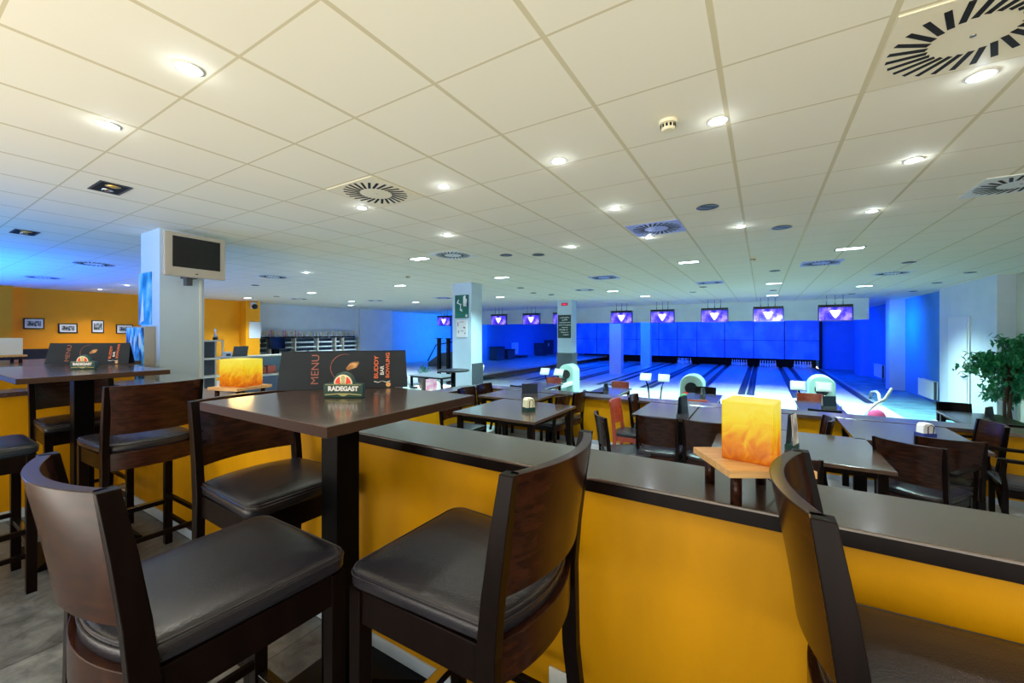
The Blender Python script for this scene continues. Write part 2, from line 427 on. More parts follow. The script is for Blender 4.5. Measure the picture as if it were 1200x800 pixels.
nw = half_wall('half_wall', 'long yellow half wall with dark wood counter top right behind the nearest bar stools',
               MB().box(-4.80, 3.3, 1.215, 1.43, F1, .925),
               [MB().box(-5.05, -1.885, 1.178, 1.474, .925, .96), MB().box(-1.883, .083, 1.178, 1.474, .925, .96), MB().box(.085, 3.3, 1.178, 1.474, .925, .96)],
               MB().box(-4.78, 3.3, 1.203, 1.215, 0, .07))
sub('counter_edging', MB().box(-4.78, 3.3, 1.176, 1.19, .918, .953), 'walnut_dark', nw)
sub('socket', MB().box(-.60, -.52, 1.205, 1.215, .17, .30), 'white_plastic', nw, bevel=.003)
half_wall('half_wall', 'short yellow half wall with dark ledge at far left behind the glossy black stool',
          MB().box(-5.02, -4.80, -2.4, 1.215, 0, .925), [MB().box(-5.05, -4.74, -2.4, 1.177, .925, .96)], MB().box(-4.80, -4.788, -2.4, 1.2, 0, .07))
# middle half wall, L shaped with a rounded outer corner
ca = [(-4.84 + .35 - .35 * math.cos(a), 6.10 + .35 * math.sin(a)) for a in [i * PI / 16 for i in range(9)]]


def lpoly(o, i_, x1=4.3, y0=1.48):
    outer = [(-4.86 - o, y0)] + [(-4.41 - (.45 + o) * math.cos(a), 6.0 + (.45 + o) * math.sin(a)) for a in [k * PI / 20 for k in range(11)]] + [(x1, 6.45 + o)]
    inner = [(x1, 6.12 + i_), (-4.40, 6.12 + i_)] + [(-4.50 - i_ * .5, 6.0)] + [(-4.60 - i_, y0)]
    return (outer + inner)[::-1]


half_wall('half_wall', 'low yellow half wall with dark counter top between the dining tables and the lanes',
          MB().prism(lpoly(-.04, .03), F1 - .33, .36), [MB().prism(lpoly(0, -.02), .36, .40)], MB().box(-4.6, 4.3, 6.135, 6.15, F1, F1 + .06))
half_wall('half_wall', 'tall yellow bar wall with broad dark counter at the left edge, behind the ledge',
          MB().box(-6.9, -5.78, -2.2, 1.60, 0, 1.06), [MB().box(-7.1, -5.72, -2.3, 1.64, 1.06, 1.10)], MB().box(-5.78, -5.765, -2.2, 1.6, 0, .07))


# ================================================================== seats
def bowed(y, hw, bow): return -bow * (1 - (y / hw) ** 2)


def pad_ring(xf, xb, wf, wb, bow, z, ins, r=.045):
    """rounded trapezoid outline; front at +x"""
    xf -= ins; xb += ins; wf -= ins; wb -= ins; pts = []; r = max(r - ins * .6, .018)
    for k in range(6):
        a = k * PI / 10; pts.append((xf - r + r * math.cos(a), wf - r + r * math.sin(a), z))
    for k in range(4):
        t = (k + 1) / 4; pts.append((xf - r + (xb + .02 - xf + r) * t, wf + (wb - wf) * t, z))
    for k in range(11):
        y = wb - .005 - (2 * wb - .01) * k / 10; pts.append((xb + bowed(y, wb, bow), y, z))
    for k in range(4):
        t = 1 - k / 4; pts.append((xf - r + (xb + .02 - xf + r) * t, -(wf + (wb - wf) * t), z))
    for k in range(6):
        a = -PI / 2 + k * PI / 10; pts.append((xf - r + r * math.cos(a), -(wf - r) + r * math.sin(a), z))
    return pts[::-1]


def make_seat(name, cat, hs, ht, wood='walnut', post='walnut_dark', seatm='leather', arms=False, tall=True, hi=True, foot=None):
    """hs: top of seat, ht: top of the back; front faces +x"""
    t = thing(name, name, cat)
    wf, wb, xf, xb, bow = .225, .205, .225, -.205, .05
    # cushion
    th = .055 if tall else .05
    z0 = hs - th
    rs = [pad_ring(xf, xb, wf, wb, bow, z0, .012), pad_ring(xf, xb, wf, wb, bow, z0 + .010, .001), pad_ring(xf, xb, wf, wb, bow, z0 + th * .62, 0),
          pad_ring(xf, xb, wf, wb, bow, z0 + th * .85, .006), pad_ring(xf, xb, wf, wb, bow, z0 + th * .97, .018), pad_ring(xf, xb, wf, wb, bow, hs + .002, .045), pad_ring(xf, xb, wf, wb, bow, hs + .005, .10)]
    m = MB().rings([r_ for r_ in rs]); cush = sub('seat_cushion', m, seatm, t)
    if hi:
        pr_ = pad_ring(xf, xb, wf, wb, bow, z0 + th * .86, .0045); sub('piping', MB().tube(pr_ + [pr_[0]], .0022, 5), 'leather_stitch', cush)
        pr_ = pad_ring(xf, xb, wf, wb, bow, z0 + th * .70, -.0005); sub('piping', MB().tube(pr_ + [pr_[0]], .0015, 5), 'leather_stitch', cush)
    # frame under the cushion
    zr0 = z0 - (.085 if tall else .06)
    m = MB()
    for s in (-1, 1):
        a0, a1 = (xf - .03, s * (wf - .022)), (xb, s * (wb - .012)); d = .011
        m.prism([(a1[0], a1[1] - d), (a0[0], a0[1] - d), (a0[0], a0[1] + d), (a1[0], a1[1] + d)], zr0, z0)
    m.box(xf - .045, xf - .02, -wf + .03, wf - .03, zr0, z0)
    sub('seat_frame', m, post, t, bevel=.002 if hi else 0)
    nb = 20; ys = [-(wb - .0) + 2 * wb * k / nb for k in range(nb + 1)]

    def curved(zz, thk, name_, m_, lean0=0, lean1=0, bv=0, bw=bow, off=0):
        o_ = [(xb + off + bowed(y, wb, bw) - thk, y) for y in ys]; i_ = [(xb + off + bowed(y, wb, bw), y) for y in ys]
        poly = o_ + i_[::-1]; k_ = len(poly); lv = 5
        vv = [(x - (lean0 + (lean1 - lean0) * (j / (lv - 1)) ** 1.2), y, zz[0] + (zz[1] - zz[0]) * j / (lv - 1)) for j in range(lv) for x, y in poly]
        ff = [(j * k_ + i, j * k_ + (i + 1) % k_, (j + 1) * k_ + (i + 1) % k_, (j + 1) * k_ + i) for j in range(lv - 1) for i in range(k_)]
        ff += [tuple(range(k_ - 1, -1, -1)), tuple((lv - 1) * k_ + i for i in range(k_))]
        ff = [f[::-1] for f in ff]
        return sub(name_, MB().add(vv, ff, bv > 0), m_, t, bevel=bv)
    zb0 = hs + (.055 if tall else .075)
    curved((zb0, ht), .026, 'backrest', wood,   .008, .052, .0025 if hi else 0)
    if hi: curved((zr0, z0 + .008), .024, 'rear_rail', wood, 0, 0, .002, off=.010)
    # legs; rear legs run up as the back posts
    lw = .040 if tall else .036
    for s in (-1, 1):
        sub('leg', MB().bar([(xf - .032, s * (wf - .025), 0), (xf - .032, s * (wf - .025), z0)], lw, lw), post, t, bevel=.002 if hi else 0)
        kick = .085 if tall else .06
        pts = [(xb - .012 - kick, s * wb, 0), (xb - .010 - kick * .45, s * wb, hs * .30), (xb - .008 - kick * .10, s * wb, hs * .62), (xb - .010, s * wb, hs * .92),
               (xb - .022, s * wb, hs + .06), (xb - .040, s * wb, (hs + ht) / 2 + .03), (xb - .062, s * wb, ht)]
        sub('leg', MB().bar(pts, [.036, .040, .044, .048, .044, .040, .034], .030), post, t, bevel=.002 if hi else 0)
        if tall:
            for zz, nm in ((.20, 'stretcher'), (.33, 'stretcher')):
                y = s * (wf - .032)
                sub(nm, MB().box(xb - .055, xf - .05, y - .010, y + .010, zz - .0125, zz + .0125), post, t, bevel=.002 if hi else 0)
    if tall:
        fr = sub('footrest', MB().box(xf - .045, xf - .020, -wf + .04, wf - .04, .27, .30), post, t, bevel=.002 if hi else 0)
        sub('metal_plate', MB().box(xf - .047, xf - .016, -wf + .05, wf - .05, .30, .303).box(xf - .019, xf - .016, -wf + .05, wf - .05, .275, .303), 'steel', fr)
        sub('stretcher', MB().box(xb - .055, xb - .035, -wb + .02, wb - .02, .24, .265), post, t, bevel=.002 if hi else 0)
    if arms:
        for s in (-1, 1):
            y = s * (wf + .015)
            sub('armrest', MB().prism([(xb - .03, y - .022), (xf - .02, y - .026), (xf + .02, y - .012), (xf + .02, y + .012), (xf - .02, y + .026), (xb - .03, y + .022)][::1], hs + .185, hs + .21), post, t, bevel=.003)
            sub('arm_post', MB().bar([(xf - .03, y, hs - .06), (xf - .012, y, hs + .08), (xf - .02, y, hs + .186)], .032, .026), post, t, bevel=.002)
    return t


stool = make_seat('bar_stool', 'bar stool', .80, 1.12)
stool_blk = make_seat('bar_stool', 'bar stool', .80, 1.12, seatm='leather_blue')
dchair = make_seat('dining_chair', 'chair', .46, .85, tall=False)
rchair = make_seat('dining_chair', 'chair', .46, .85, wood='red_wood', post='red_wood', tall=False)
bchair = make_seat('dining_chair', 'chair', .46, .85, wood='walnut_dark', tall=False, hi=False)
achair = make_seat('armchair', 'armchair', .46, .85, tall=False, arms=True)

GS = 'dark wooden bar stools with leather seats'
place(stool, (-1.205, .505, 0), PI / 2, 'nearest bar stool at lower left, its curved back turned to us', GS)
place(stool, (-.695, .893, 0), PI, 'bar stool right of the near bar table, in front of the yellow half wall', GS)
place(stool, (.345, .98, 0), 0, 'bar stool cut off by the lower right corner of the picture', GS)
place(stool, (-1.725, .940, 0), 0, 'bar stool pushed under the left side of the near bar table', GS)
place(stool, (-3.185, .905, 0), PI, 'bar stool between the two bar tables, its flat back turned to us', GS)
place(stool, (-4.155, .87, 0), 0, 'bar stool half hidden by the black post of the far left bar table', GS)
place(stool_blk, (-3.57, .315, 0), PI / 2, 'bar stool with glossy black seat cut by the left edge of the picture', GS)


# ================================================================== bar tables
def bar_table(label, x0, x1, y0, y1, px, py, zt=1.15):
    t = thing('bar_table', label, 'bar table', (px, py, 0), 0, 'tall bar tables with black posts')
    top = sub('tabletop', MB().box(x0 - px, x1 - px, y0 - py, y1 - py, zt - .032, zt), 'table_wood', t, bevel=.0015)
    e = .0012
    sub('edge_band', MB().box(x0 - px - e, x1 - px + e, y0 - py - e, y1 - py + e, zt - .030, zt - .002), 'table_edge', top)
    sub('post', MB().box(-.048, .048, -.048, .048, .06, zt - .045), 'black_metal', t, bevel=.003)
    sub('mounting_plate', MB().box(-.17, .17, -.17, .17, zt - .045, zt - .033), 'black_metal', t)
    a, b2 = .24, .06
    sub('base', MB().add([(-a, -a, 0), (a, -a, 0), (a, a, 0), (-a, a, 0), (-a, -a, .018), (a, -a, .018), (a, a, .018), (-a, a, .018), (-b2, -b2, .075), (b2, -b2, .075), (b2, b2, .075), (-b2, b2, .075)],
                         [(3, 2, 1, 0), (0, 1, 5, 4), (1, 2, 6, 5), (2, 3, 7, 6), (3, 0, 4, 7), (4, 5, 9, 8), (5, 6, 10, 9), (6, 7, 11, 10), (7, 4, 8, 11), (8, 9, 10, 11)]), 'black_metal', t, bevel=.003)
    return t


bar_table('nearest tall bar table with black post, green beer sign and dark menu on it', -1.735, -.985, .662, 1.31, -1.36, .97)
bar_table('tall bar table at the far left, beside the column with the television', -4.74, -3.45, .466, 1.14, -3.84, .80)


# ================================================================== menus and beer signs on the bar tables
def menu(label, x0, y0, x1, y1, z):
    cx, cy = (x0 + x1) / 2, (y0 + y1) / 2; an = math.atan2(y1 - y0, x1 - x0); Lh = math.hypot(x1 - x0, y1 - y0) / 2
    t = thing('menu', label, 'menu', (cx, cy, z), an, 'dark bar menus')
    h, ln = .168, .035
    def leaf(s):
        return MB().add([(-Lh, 0 if s < 0 else .07, 0), (Lh, 0 if s < 0 else .07, 0), (Lh - .01, .035 - .001 * s, h), (-Lh + .01, .035 - .001 * s, h),
                         (-Lh, .003 if s < 0 else .073, 0), (Lh, .003 if s < 0 else .073, 0), (Lh - .01, .037, h), (-Lh + .01, .037, h)],
                        [(0, 1, 2, 3), (7, 6, 5, 4), (0, 4, 5, 1), (1, 5, 6, 2), (2, 6, 7, 3), (3, 7, 4, 0)])
    front = sub('front_cover', leaf(-1), 'menu_card', t); sub('rear_cover', leaf(1), 'menu_card', t)
    tilt = math.atan2(h, .036)
    def on(x, zz, rot=0): return T(x, -.0012 + zz * .036 / h, zz) @ Matrix.Rotation(tilt, 4, 'X') @ Matrix.Rotation(rot, 4, 'Z')
    text('MENU', .044, 'copper_print', on(-Lh + .150, h * .52, PI / 2), front, sx=1.12)
    text('BUDDY', .025, 'orange_print', on(Lh - .138, h * .55, PI / 2), front, bold=.0003, sx=1.25)
    text('BAR', .023, 'white_print', on(Lh - .112, h * .46, PI / 2), front, bold=.0003, sx=1.0)
    text('BOWLING', .0225, 'orange_print', on(Lh - .088, h * .60, PI / 2), front, bold=.0003, sx=1.12)
    # ball emblem: thin ring with a copper flare
    ring = [(.060 * math.cos(a), .060 * math.sin(a), 0) for a in [1.3 + k * .13 for k in range(24)]]
    sub('ring_print', MB().tube([on(0, h * .56) @ Vector(p) for p in ring], [.0006 + .0013 * math.sin(PI * k / 23) for k in range(24)], 5), 'copper_print', front)
    fl = []
    for k in range(16):
        a = .22 + .055 * k; l0 = .006 + .002 * (k % 3); l1 = .060 - .0035 * abs(k - 6) + .008 * (k % 2)
        p0 = Vector((.018 + l0 * math.cos(a) - .015, l0 * math.sin(a) - .012, .0006)); p1 = Vector((l1 * math.cos(a) + .004, l1 * math.sin(a) - .012, .0006)); u = Vector((-math.sin(a), math.cos(a), 0)) * .0030
        fl.append((p0 - u, p1 - u * .2, p1 + u * .2, p0 + u))
    m = MB()
    for q in fl: m.add([on(0, h * .56) @ p for p in q], [(0, 1, 2, 3)])
    sub('flare_print', m, 'gold_print', front)
    m = MB().lathe([(.0105, 0), (.0105, .0008)], 18, on(Lh - .085, .014)); sub('ball_print', m, 'gold_print', front)
    m = MB().add([on(Lh - .112 + a * .035, .026 + .004 * math.cos(a * 5) + b_ * .006) @ Vector((0, 0, .0006)) for a, b_ in [(-1, 0), (-.5, 0), (0, 0), (.5, 0), (1, 0), (1, .6), (.5, .5), (0, .2), (-.5, .5), (-1, .6)]], [tuple(range(10))])
    sub('wave_print', m, 'white_print', front)
    return t


menu('dark folded menu standing on the near bar table behind the green beer sign', -1.775, .955, -1.395, 1.345, 1.151)
menu('dark folded menu standing on the far left bar table', -4.80, .79, -4.36, 1.17, 1.151)


def beer_sign(label, x, y, z, rz):
    t = thing('beer_sign', label, 'sign', (x, y, z), rz, 'green beer table signs'); w_ = .077
    prof = [(-w_, 0), (w_, 0), (w_, .052), (.042, .056)] + [(.042 * math.cos(a), .052 + .046 * math.sin(a)) for a in [k * PI / 12 for k in range(1, 12)]] + [(-.042, .056), (-w_, .052)]
    R = Matrix.Rotation(PI / 2, 4, 'X')
    body = sub('body', MB().prism(prof, 0, .022, Matrix.Translation((0, .011, 0)) @ R), 'green_sign', t, bevel=.0015)
    f = Matrix.Translation((0, -.0112, 0)) @ R
    arc = lambda r_, a0, a1, k_=12: [(r_ * math.cos(a0 + (a1 - a0) * k / k_), .053 + r_ * math.sin(a0 + (a1 - a0) * k / k_)) for k in range(k_ + 1)]
    sub('arch_panel', MB().prism(arc(.036, .0, PI), 0, .0008, f), 'cream_sign', t)
    sub('red_field', MB().prism(arc(.031, .08, 1.12) + [(.010, .053)], .0009, .0016, f), 'red_sign', t)
    sub('red_field', MB().prism([(-.010, .053)] + arc(.031, PI - 1.12, PI - .08), .0009, .0016, f), 'red_sign', t)
    sub('figure_print', MB().prism([(-.007, .053), (.007, .053), (.006, .07), (.009, .074), (.004, .085), (-.004, .085), (-.009, .074), (-.006, .07)], .0017, .003, f), 'gold_trim', t)
    sub('name_band', MB().prism([(-.068, .020), (.068, .020), (.068, .048), (-.068, .048)], 0, .001, f), 'green_sign', t)
    sub('gold_line', MB().prism([(-.07, .049), (.07, .049), (.07, .0505), (-.07, .0505)], 0, .0014, f).prism([(-.070, .009), (-.02, .013), (-.005, .006), (.005, .006), (.02, .013), (.070, .009), (.070, .013), (.02, .017), (-.02, .017), (-.070, .013)], 0, .0014, f), 'gold_trim', t)
    text('RADEGAST', .024, 'white_print', Matrix.Translation((0, -.0128, .034)) @ R, t, bold=.0012, sx=.98)
    return t


beer_sign('green and red arched beer sign at the centre of the near bar table', -1.378, 1.0, 1.151, math.radians(30))
beer_sign('green arched beer sign in front of the far left menu', -3.99, .84, 1.151, math.radians(38))


# ================================================================== glowing onyx lamps on little wooden tables
def onyx_lamp(name_lab, stand_lab, x, y, z, rb, bs, rc, cx, cy, cw, cd, ch, leg=.085, lit=True):
    s = thing('wooden_stand', stand_lab, 'stand', (x, y, z), rb, 'little wooden lamp stands')
    sub('board', MB().box(-bs / 2, bs / 2, -bs / 2, bs / 2, leg, leg + .018), 'wood_light', s, bevel=.001)
    k = bs / 2 - .022
    for a in (-1, 1):
        for b_ in (-1, 1): sub('leg', MB().lathe([(.0135, 0), (.0135, leg)], 14, T(a * k * .86, b_ * k * .86)), 'walnut', s)
    l = thing('onyx_lamp', name_lab, 'lamp', (cx, cy, z + leg + .0185), rc, 'square stone lamps')
    shade = sub('lamp_shade', MB().box(-cw / 2, cw / 2, -cd / 2, cd / 2, .001, ch), 'onyx_glow' if lit else 'white_plastic', l, bevel=.004)
    sub('cord', MB().tube([(0, 0, .0), (.01, .01, -.03), (.03, .02, -.05), (.05, .05, -.078), (.08, .08, -.08)], .0022, 6), 'black_plastic', l)
    if lit:
        d = bpy.data.lights.new('lamp_light', 'POINT'); d.energy = 1.2; d.color = (1, .62, .18); d.shadow_soft_size = .07
        o = bpy.data.objects.new('lamp_light', d); ROOT.link(o); o.location = (cx, cy, z + leg + ch + .10)
    return l


onyx_lamp('glowing yellow stone lamp in front, on the counter between stool and white table', 'pale wooden lamp stand on the near counter, under the large glowing lamp', -.030, 1.293, .96, math.radians(30), .215, math.radians(-10), -.025, 1.300, .122, .118, .16, .078)
onyx_lamp('smaller glowing yellow stone lamp beyond the near bar table, left of the dark menu', 'pale wooden lamp stand farther away on the counter, left of the near menu', -2.90, 1.33, .96, math.radians(14), .25, math.radians(16), -2.90, 1.335, .19, .15, .175, .078)
onyx_lamp('unlit white square lamp at the left edge of the picture', 'small dark-legged stand at the left edge under the unlit white lamp', -6.50, .80, 1.10, .2, .24, .3, -6.50, .80, .20, .18, .17, .06, lit=False)


# ================================================================== dining tables
def dtable(name, label, x0, x1, y0, y1, zt, zf, group, posts=1, m='table_wood'):
    cx, cy = (x0 + x1) / 2, (y0 + y1) / 2; hx, hy = (x1 - x0) / 2, (y1 - y0) / 2; H_ = zt - zf
    t = thing(name, label, 'table', (cx, cy, zf), 0, group)
    sub('tabletop', MB().box(-hx, hx, -hy, hy, H_ - .03, H_), m, t, bevel=.002)
    sub('apron', MB().box(-hx + .06, hx - .06, -hy + .06, hy - .06, H_ - .085, H_ - .031), 'walnut_dark', t)
    for a in (-1, 1):
        for b_ in (-1, 1): sub('leg', MB().box(a * (hx - .07) - .03, a * (hx - .07) + .03, b_ * (hy - .07) - .03, b_ * (hy - .07) + .03, 0, H_ - .03), 'walnut_dark', t)
    return t


GT = 'brown dining tables between the half walls'
dtable('dining_table', 'brown square dining table with a cream napkin holder, just beyond the near counter', -3.35, -2.17, 4.0, 5.2, .40, F1, GT)
dtable('dining_table', 'blue-shining dining table behind the brown one with the napkin holder, against the middle half wall', -3.88, -2.87, 5.26, 6.04, .40, F1, GT)
dtable('dining_table', 'violet-shining dining table left of the glowing lamp, beside the red chair', -1.37, -.735, 5.04, 6.05, .40, F1, GT)
dtable('dining_table', 'pale blue-shining dining table directly behind the glowing lamp', -.715, .28, 5.04, 6.05, .40, F1, GT)
dtable('dining_table', 'dining table right of the glowing lamp carrying the tall clear flyer stand', -.38, .83, 3.93, 5.02, .40, F1, GT)
dtable('dining_table', 'long dining table at the right with a small white napkin box', .745, 1.65, 4.98, 6.05, .40, F1, GT)

GC = 'wooden chairs at the dining tables'
C = lambda p, x, y, deg, lab, g=GC, zf=F1, s=None: place(p, (x, y, zf), math.radians(deg), lab, g, s)
C(dchair, -3.52, 4.45, 0, 'chair tucked at the left side of the table with the cream napkin holder')
C(dchair, -2.72, 5.40, 180, 'dark chair right of the back left table, the nearer of two in a row')
C(dchair, -2.66, 5.88, 180, 'dark chair right of the back left table, against the yellow half wall')
C(dchair, -3.90, 5.33, 0, 'chair with a bright blue reflection on its back, left of the rear table, nearer one')
C(dchair, -3.92, 5.86, 0, 'chair with a bright blue reflection on its back, left of the rear table, farther one')
C(dchair, -1.30, 4.50, 32, 'dark wooden chair standing askew alone in front of the yellow half wall')
C(rchair, -1.42, 5.40, 2, 'red-stained wooden chair left of the violet-shining table')
C(dchair, -1.32, 5.92, 0, 'dark chair behind the red chair, by the middle half wall')
C(dchair, -.97, 4.81, 90, 'dark chair seen from behind, left one of two before the lamp')
C(dchair, -.49, 4.83, 90, 'dark chair seen from behind, partly covered by the glowing lamp')
C(dchair, .32, 5.42, 180, 'dark chair half hidden behind the tall flyer stand')
C(achair, 1.14, 4.67, 58, 'big dark armchair seen from behind at the right, just beyond the counter', s=1.03)
C(dchair, 1.36, 5.16, 90, 'dark chair partly hidden behind the big armchair back at the right')
C(achair, 1.64, 5.80, 186, 'armchair by the half wall at right with violet light on its back')
C(achair, 1.98, 5.30, 172, 'armchair cut off by the right edge of the picture, with one curved arm post')
C(dchair, .15, 3.86, 90, 'low chair seat showing under the table right of the glowing lamp')


def napkin(name, label, x, y, z, rz, w_, d_, h_, body, side, group=None):
    t = thing(name, label, 'napkin holder', (x, y, z), rz, group)
    sub('tray', MB().box(-w_ / 2, w_ / 2, -d_ / 2, d_ / 2, 0, h_ * .30), side, t, bevel=.002)
    prof = [(-w_ / 2 + .006, h_ * .28), (w_ / 2 - .006, h_ * .28), (w_ / 2 - .012, h_ * .85), (w_ / 2 - .03, h_), (-w_ / 2 + .03, h_), (-w_ / 2 + .012, h_ * .85)]
    sub('napkins', MB().prism(prof, -d_ / 2 + .012, d_ / 2 - .012, Matrix.Rotation(PI / 2, 4, 'X')), body, t, bevel=.002)
    sub('clip', MB().tube([(-w_ * .2, -d_ / 2 - .002, h_ * .25), (-w_ * .22, -d_ / 2 - .006, h_ * .8), (0, -d_ / 2 - .008, h_ * .95), (w_ * .22, -d_ / 2 - .006, h_ * .8), (w_ * .2, -d_ / 2 - .002, h_ * .25)], .004, 6), 'black_plastic', t)
    return t


napkin('napkin_holder', 'cream napkin holder with green base on the brown square table', -2.55, 4.55, .402, math.radians(60), .13, .13, .165, 'cream_sign', 'green_sign')
napkin('napkin_holder', 'small white and blue napkin box on the right hand table', 1.34, 5.42, .402, math.radians(30), .12, .10, .13, 'paper', 'ball_navy')


def menu_stand(label, x, y, z, rz, w_, h_, m='dark_plastic', grp=None, flyers=('flyer_mix',)):
    t = thing('menu_stand', label, 'menu stand', (x, y, z), rz, grp)
    sub('foot', MB().box(-w_ / 2, w_ / 2, -.035, .035, 0, .045), m, t, bevel=.002)
    for i, s in enumerate((-1, 1)):
        sub('card', MB().add([(-w_ / 2 + .006, s * .03, .012), (w_ / 2 - .006, s * .03, .012), (w_ / 2 - .006, s * .010, h_), (-w_ / 2 + .006, s * .010, h_),
                              (-w_ / 2 + .006, s * .03 - .004, .012), (w_ / 2 - .006, s * .03 - .004, .012), (w_ / 2 - .006, s * .010 - .004, h_), (-w_ / 2 + .006, s * .010 - .004, h_)],
                             [(0, 1, 2, 3), (7, 6, 5, 4), (0, 4, 5, 1), (1, 5, 6, 2), (2, 6, 7, 3), (3, 7, 4, 0)]), flyers[i % len(flyers)], t)
    return t


menu_stand('dark menu stand leaning open on the blue-shining back table', -3.12, 5.60, .402, .6, .26, .20, flyers=('menu_card', 'pic_brown'))
menu_stand('thin black menu stand between the two violet tables left of the lamp', -.80, 5.15, .402, 1.35, .20, .25, flyers=('menu_card',))
menu_stand('tall flyer stand with upright leaflets right of the glowing lamp', .22, 4.25, .402, 1.25, .15, .30, 'green_sign', None, ('flyer_mix', 'menu_card'))

# ================================================================== tables and chairs beyond the middle half wall
GT2 = 'tables along the bowling seating'
GC2 = 'chairs along the bowling seating'
rows = [(-5.25, -4.45, 'by the dark posters column'), (-3.35, -2.65, 'left of the middle pair of consoles'), (-1.38, -.72, 'left of the glowing lamp'), (.55, 1.20, 'right of the glowing lamp'), (2.55, 3.30, 'in front of the leafy tree')]
for i, (a, c_, where) in enumerate(rows):
    dtable('dining_table', 'narrow blue-lit table beyond the middle half wall, ' + where, a, c_, 8.55, 9.80, F2 + .75, F2, GT2)
    m_ = (a + c_) / 2
    near, far = ((bchair, rchair), (bchair, rchair), (rchair, bchair), (bchair, rchair), (bchair, bchair))[i]
    C(near, m_ - .02, 8.46, 90, 'near-side chair at the seating table ' + where, GC2, F2)
    C(far, m_ - .05, 9.92, -90, 'lane-side chair at the seating table ' + where, GC2, F2)
menu_stand('small dark card holder on the table in front of the tree', 2.95, 9.1, F2 + .752, 1.0, .22, .2, grp='card holders on the seating tables', flyers=('menu_card', 'flyer_mix'))
menu_stand('small dark card holder on the table right of the glowing lamp, below the lane consoles', 1.0, 9.0, F2 + .752, .4, .22, .22, grp='card holders on the seating tables', flyers=('menu_card', 'flyer_mix'))
menu_stand('small dark card holder on the table left of the glowing lamp', -1.05, 9.3, F2 + .752, 1.2, .12, .18, grp='card holders on the seating tables', flyers=('menu_card', 'flyer_mix'))
menu_stand('small dark card holder on the table left of the middle consoles', -3.1, 9.2, F2 + .752, 1.2, .12, .15, grp='card holders on the seating tables', flyers=('menu_card', 'flyer_mix'))
C(rchair, -9.05, 8.75, 90, 'red-brown chair seen past the right end of the near menu', GC2, F2)
C(bchair, 3.35, 8.5, 90, 'dark chair beyond the half wall at the right edge, left of the tree trunk', GC2, F2)
dtable('dining_table', 'pale table far left beyond the near menu, before the lane consoles', -9.6, -8.2, 9.3, 10.1, F2 + .75, F2, GT2, m='lane_cap')
# round bar table by the column
t = thing('round_table', 'black round bar table in front of the column with two posters', 'table', (-6.05, 7.25, F2))
sub('tabletop', MB().lathe([(.36, 1.20), (.37, 1.21), (.37, 1.225), (.36, 1.235)], 32), 'black_plastic', t)
sub('post', MB().lathe([(.055, .02), (.055, 1.2)], 14), 'black_metal', t)
sub('base', MB().lathe([(.24, 0), (.24, .015), (.06, .04)], 24), 'black_metal', t)
t = thing('flyer_holder', 'flyer board with pink pictures beside the black round table', 'flyer board', (-6.45, 6.95, F2 + .62), .75)
sub('panel', MB().box(-.125, .125, -.008, .008, 0, .40), 'flyer', t)
sub('foot', MB().box(-.02, .02, -.03, .03, -.62, .05).box(-.12, .12, -.1, .1, -.62, -.60), 'black_metal', t)


def shell_chair(label, x, y, rz, zf=F2, grp='white moulded shell chairs', s=1):
    t = thing('shell_chair', label, 'chair', (x, y, zf), rz, grp)
    # shell: curved seat and back as one grid with thickness
    prof = [(.22, .44), (.18, .455), (0, .43), (-.12, .44), (-.19, .50), (-.22, .62), (-.24, .74), (-.245, .80)]
    W_ = [.20, .22, .225, .22, .21, .20, .18, .12]; vv = []; nc = 8
    for (x_, z_), w_ in zip(prof, W_):
        for k in range(nc + 1):
            q = -1 + 2 * k / nc; vv.append((x_ + (.045 * q * q if z_ > .48 else 0), w_ * q, z_ + (.035 * q * q if z_ < .48 else 0)))
    nn = len(vv); ff = [(j * (nc + 1) + k, j * (nc + 1) + k + 1, (j + 1) * (nc + 1) + k + 1, (j + 1) * (nc + 1) + k) for j in range(len(prof) - 1) for k in range(nc)]
    o = sub('seat_shell', MB().add(vv, ff, True), 'white_plastic', t); md = o.modifiers.new('thick', 'SOLIDIFY'); md.thickness = .012
    sub('pedestal', MB().lathe([(.20, 0), (.20, .02), (.04, .05), (.035, .43)], 16), 'steel', t)
    return t


shell_chair('white moulded chair in front of the pale table, left of the pink flyer board', -7.35, 7.9, -PI / 2 + .3)
shell_chair('white moulded chair by the far left seating, nearest to the end of the near menu', -8.45, 8.3, .4)
shell_chair('white moulded chair left of the tree beyond the half wall, left of two', 1.93, 8.35, PI - .3)
shell_chair('white moulded chair left of the tree beyond the half wall, right of two', 2.44, 8.30, PI - .3)


def lane_console(label, x, y, rz):
    t = thing('lane_console', label, 'console', (x, y, F2), rz, 'pairs of lane keypads on poles')
    for s in (-1, 1):
        a = sub('screen_case', MB().box(-.15, .15, -.02, .02, -.11, .11, T(s * .24, 0, .86, rx=-.5)), 'white_plastic', t, bevel=.008)
        sub('screen', MB().box(-.115, .115, -.024, -.02, -.07, .085, T(s * .24, 0, .86, rx=-.5)), 'console_screen', a)
        sub('pole', MB().tube([(s * .24, .01, .78), (s * .18, .02, .6), (s * .12, .02, 0)], .02, 8), 'black_metal', t)
    sub('base', MB().box(-.25, .25, -.12, .12, 0, .03), 'black_metal', t)
    return t


for lab, u in (('pair of mint keypads farthest left, beyond the pink flyer board', -8.62), ('pair of mint keypads in front of the dark back door', -5.62), ('pair of mint keypads above the red chair, left of the ball rack', -2.50), ('pair of mint keypads right of the glowing lamp', .95)):
    lane_console(lab, u, 11.5, 0)


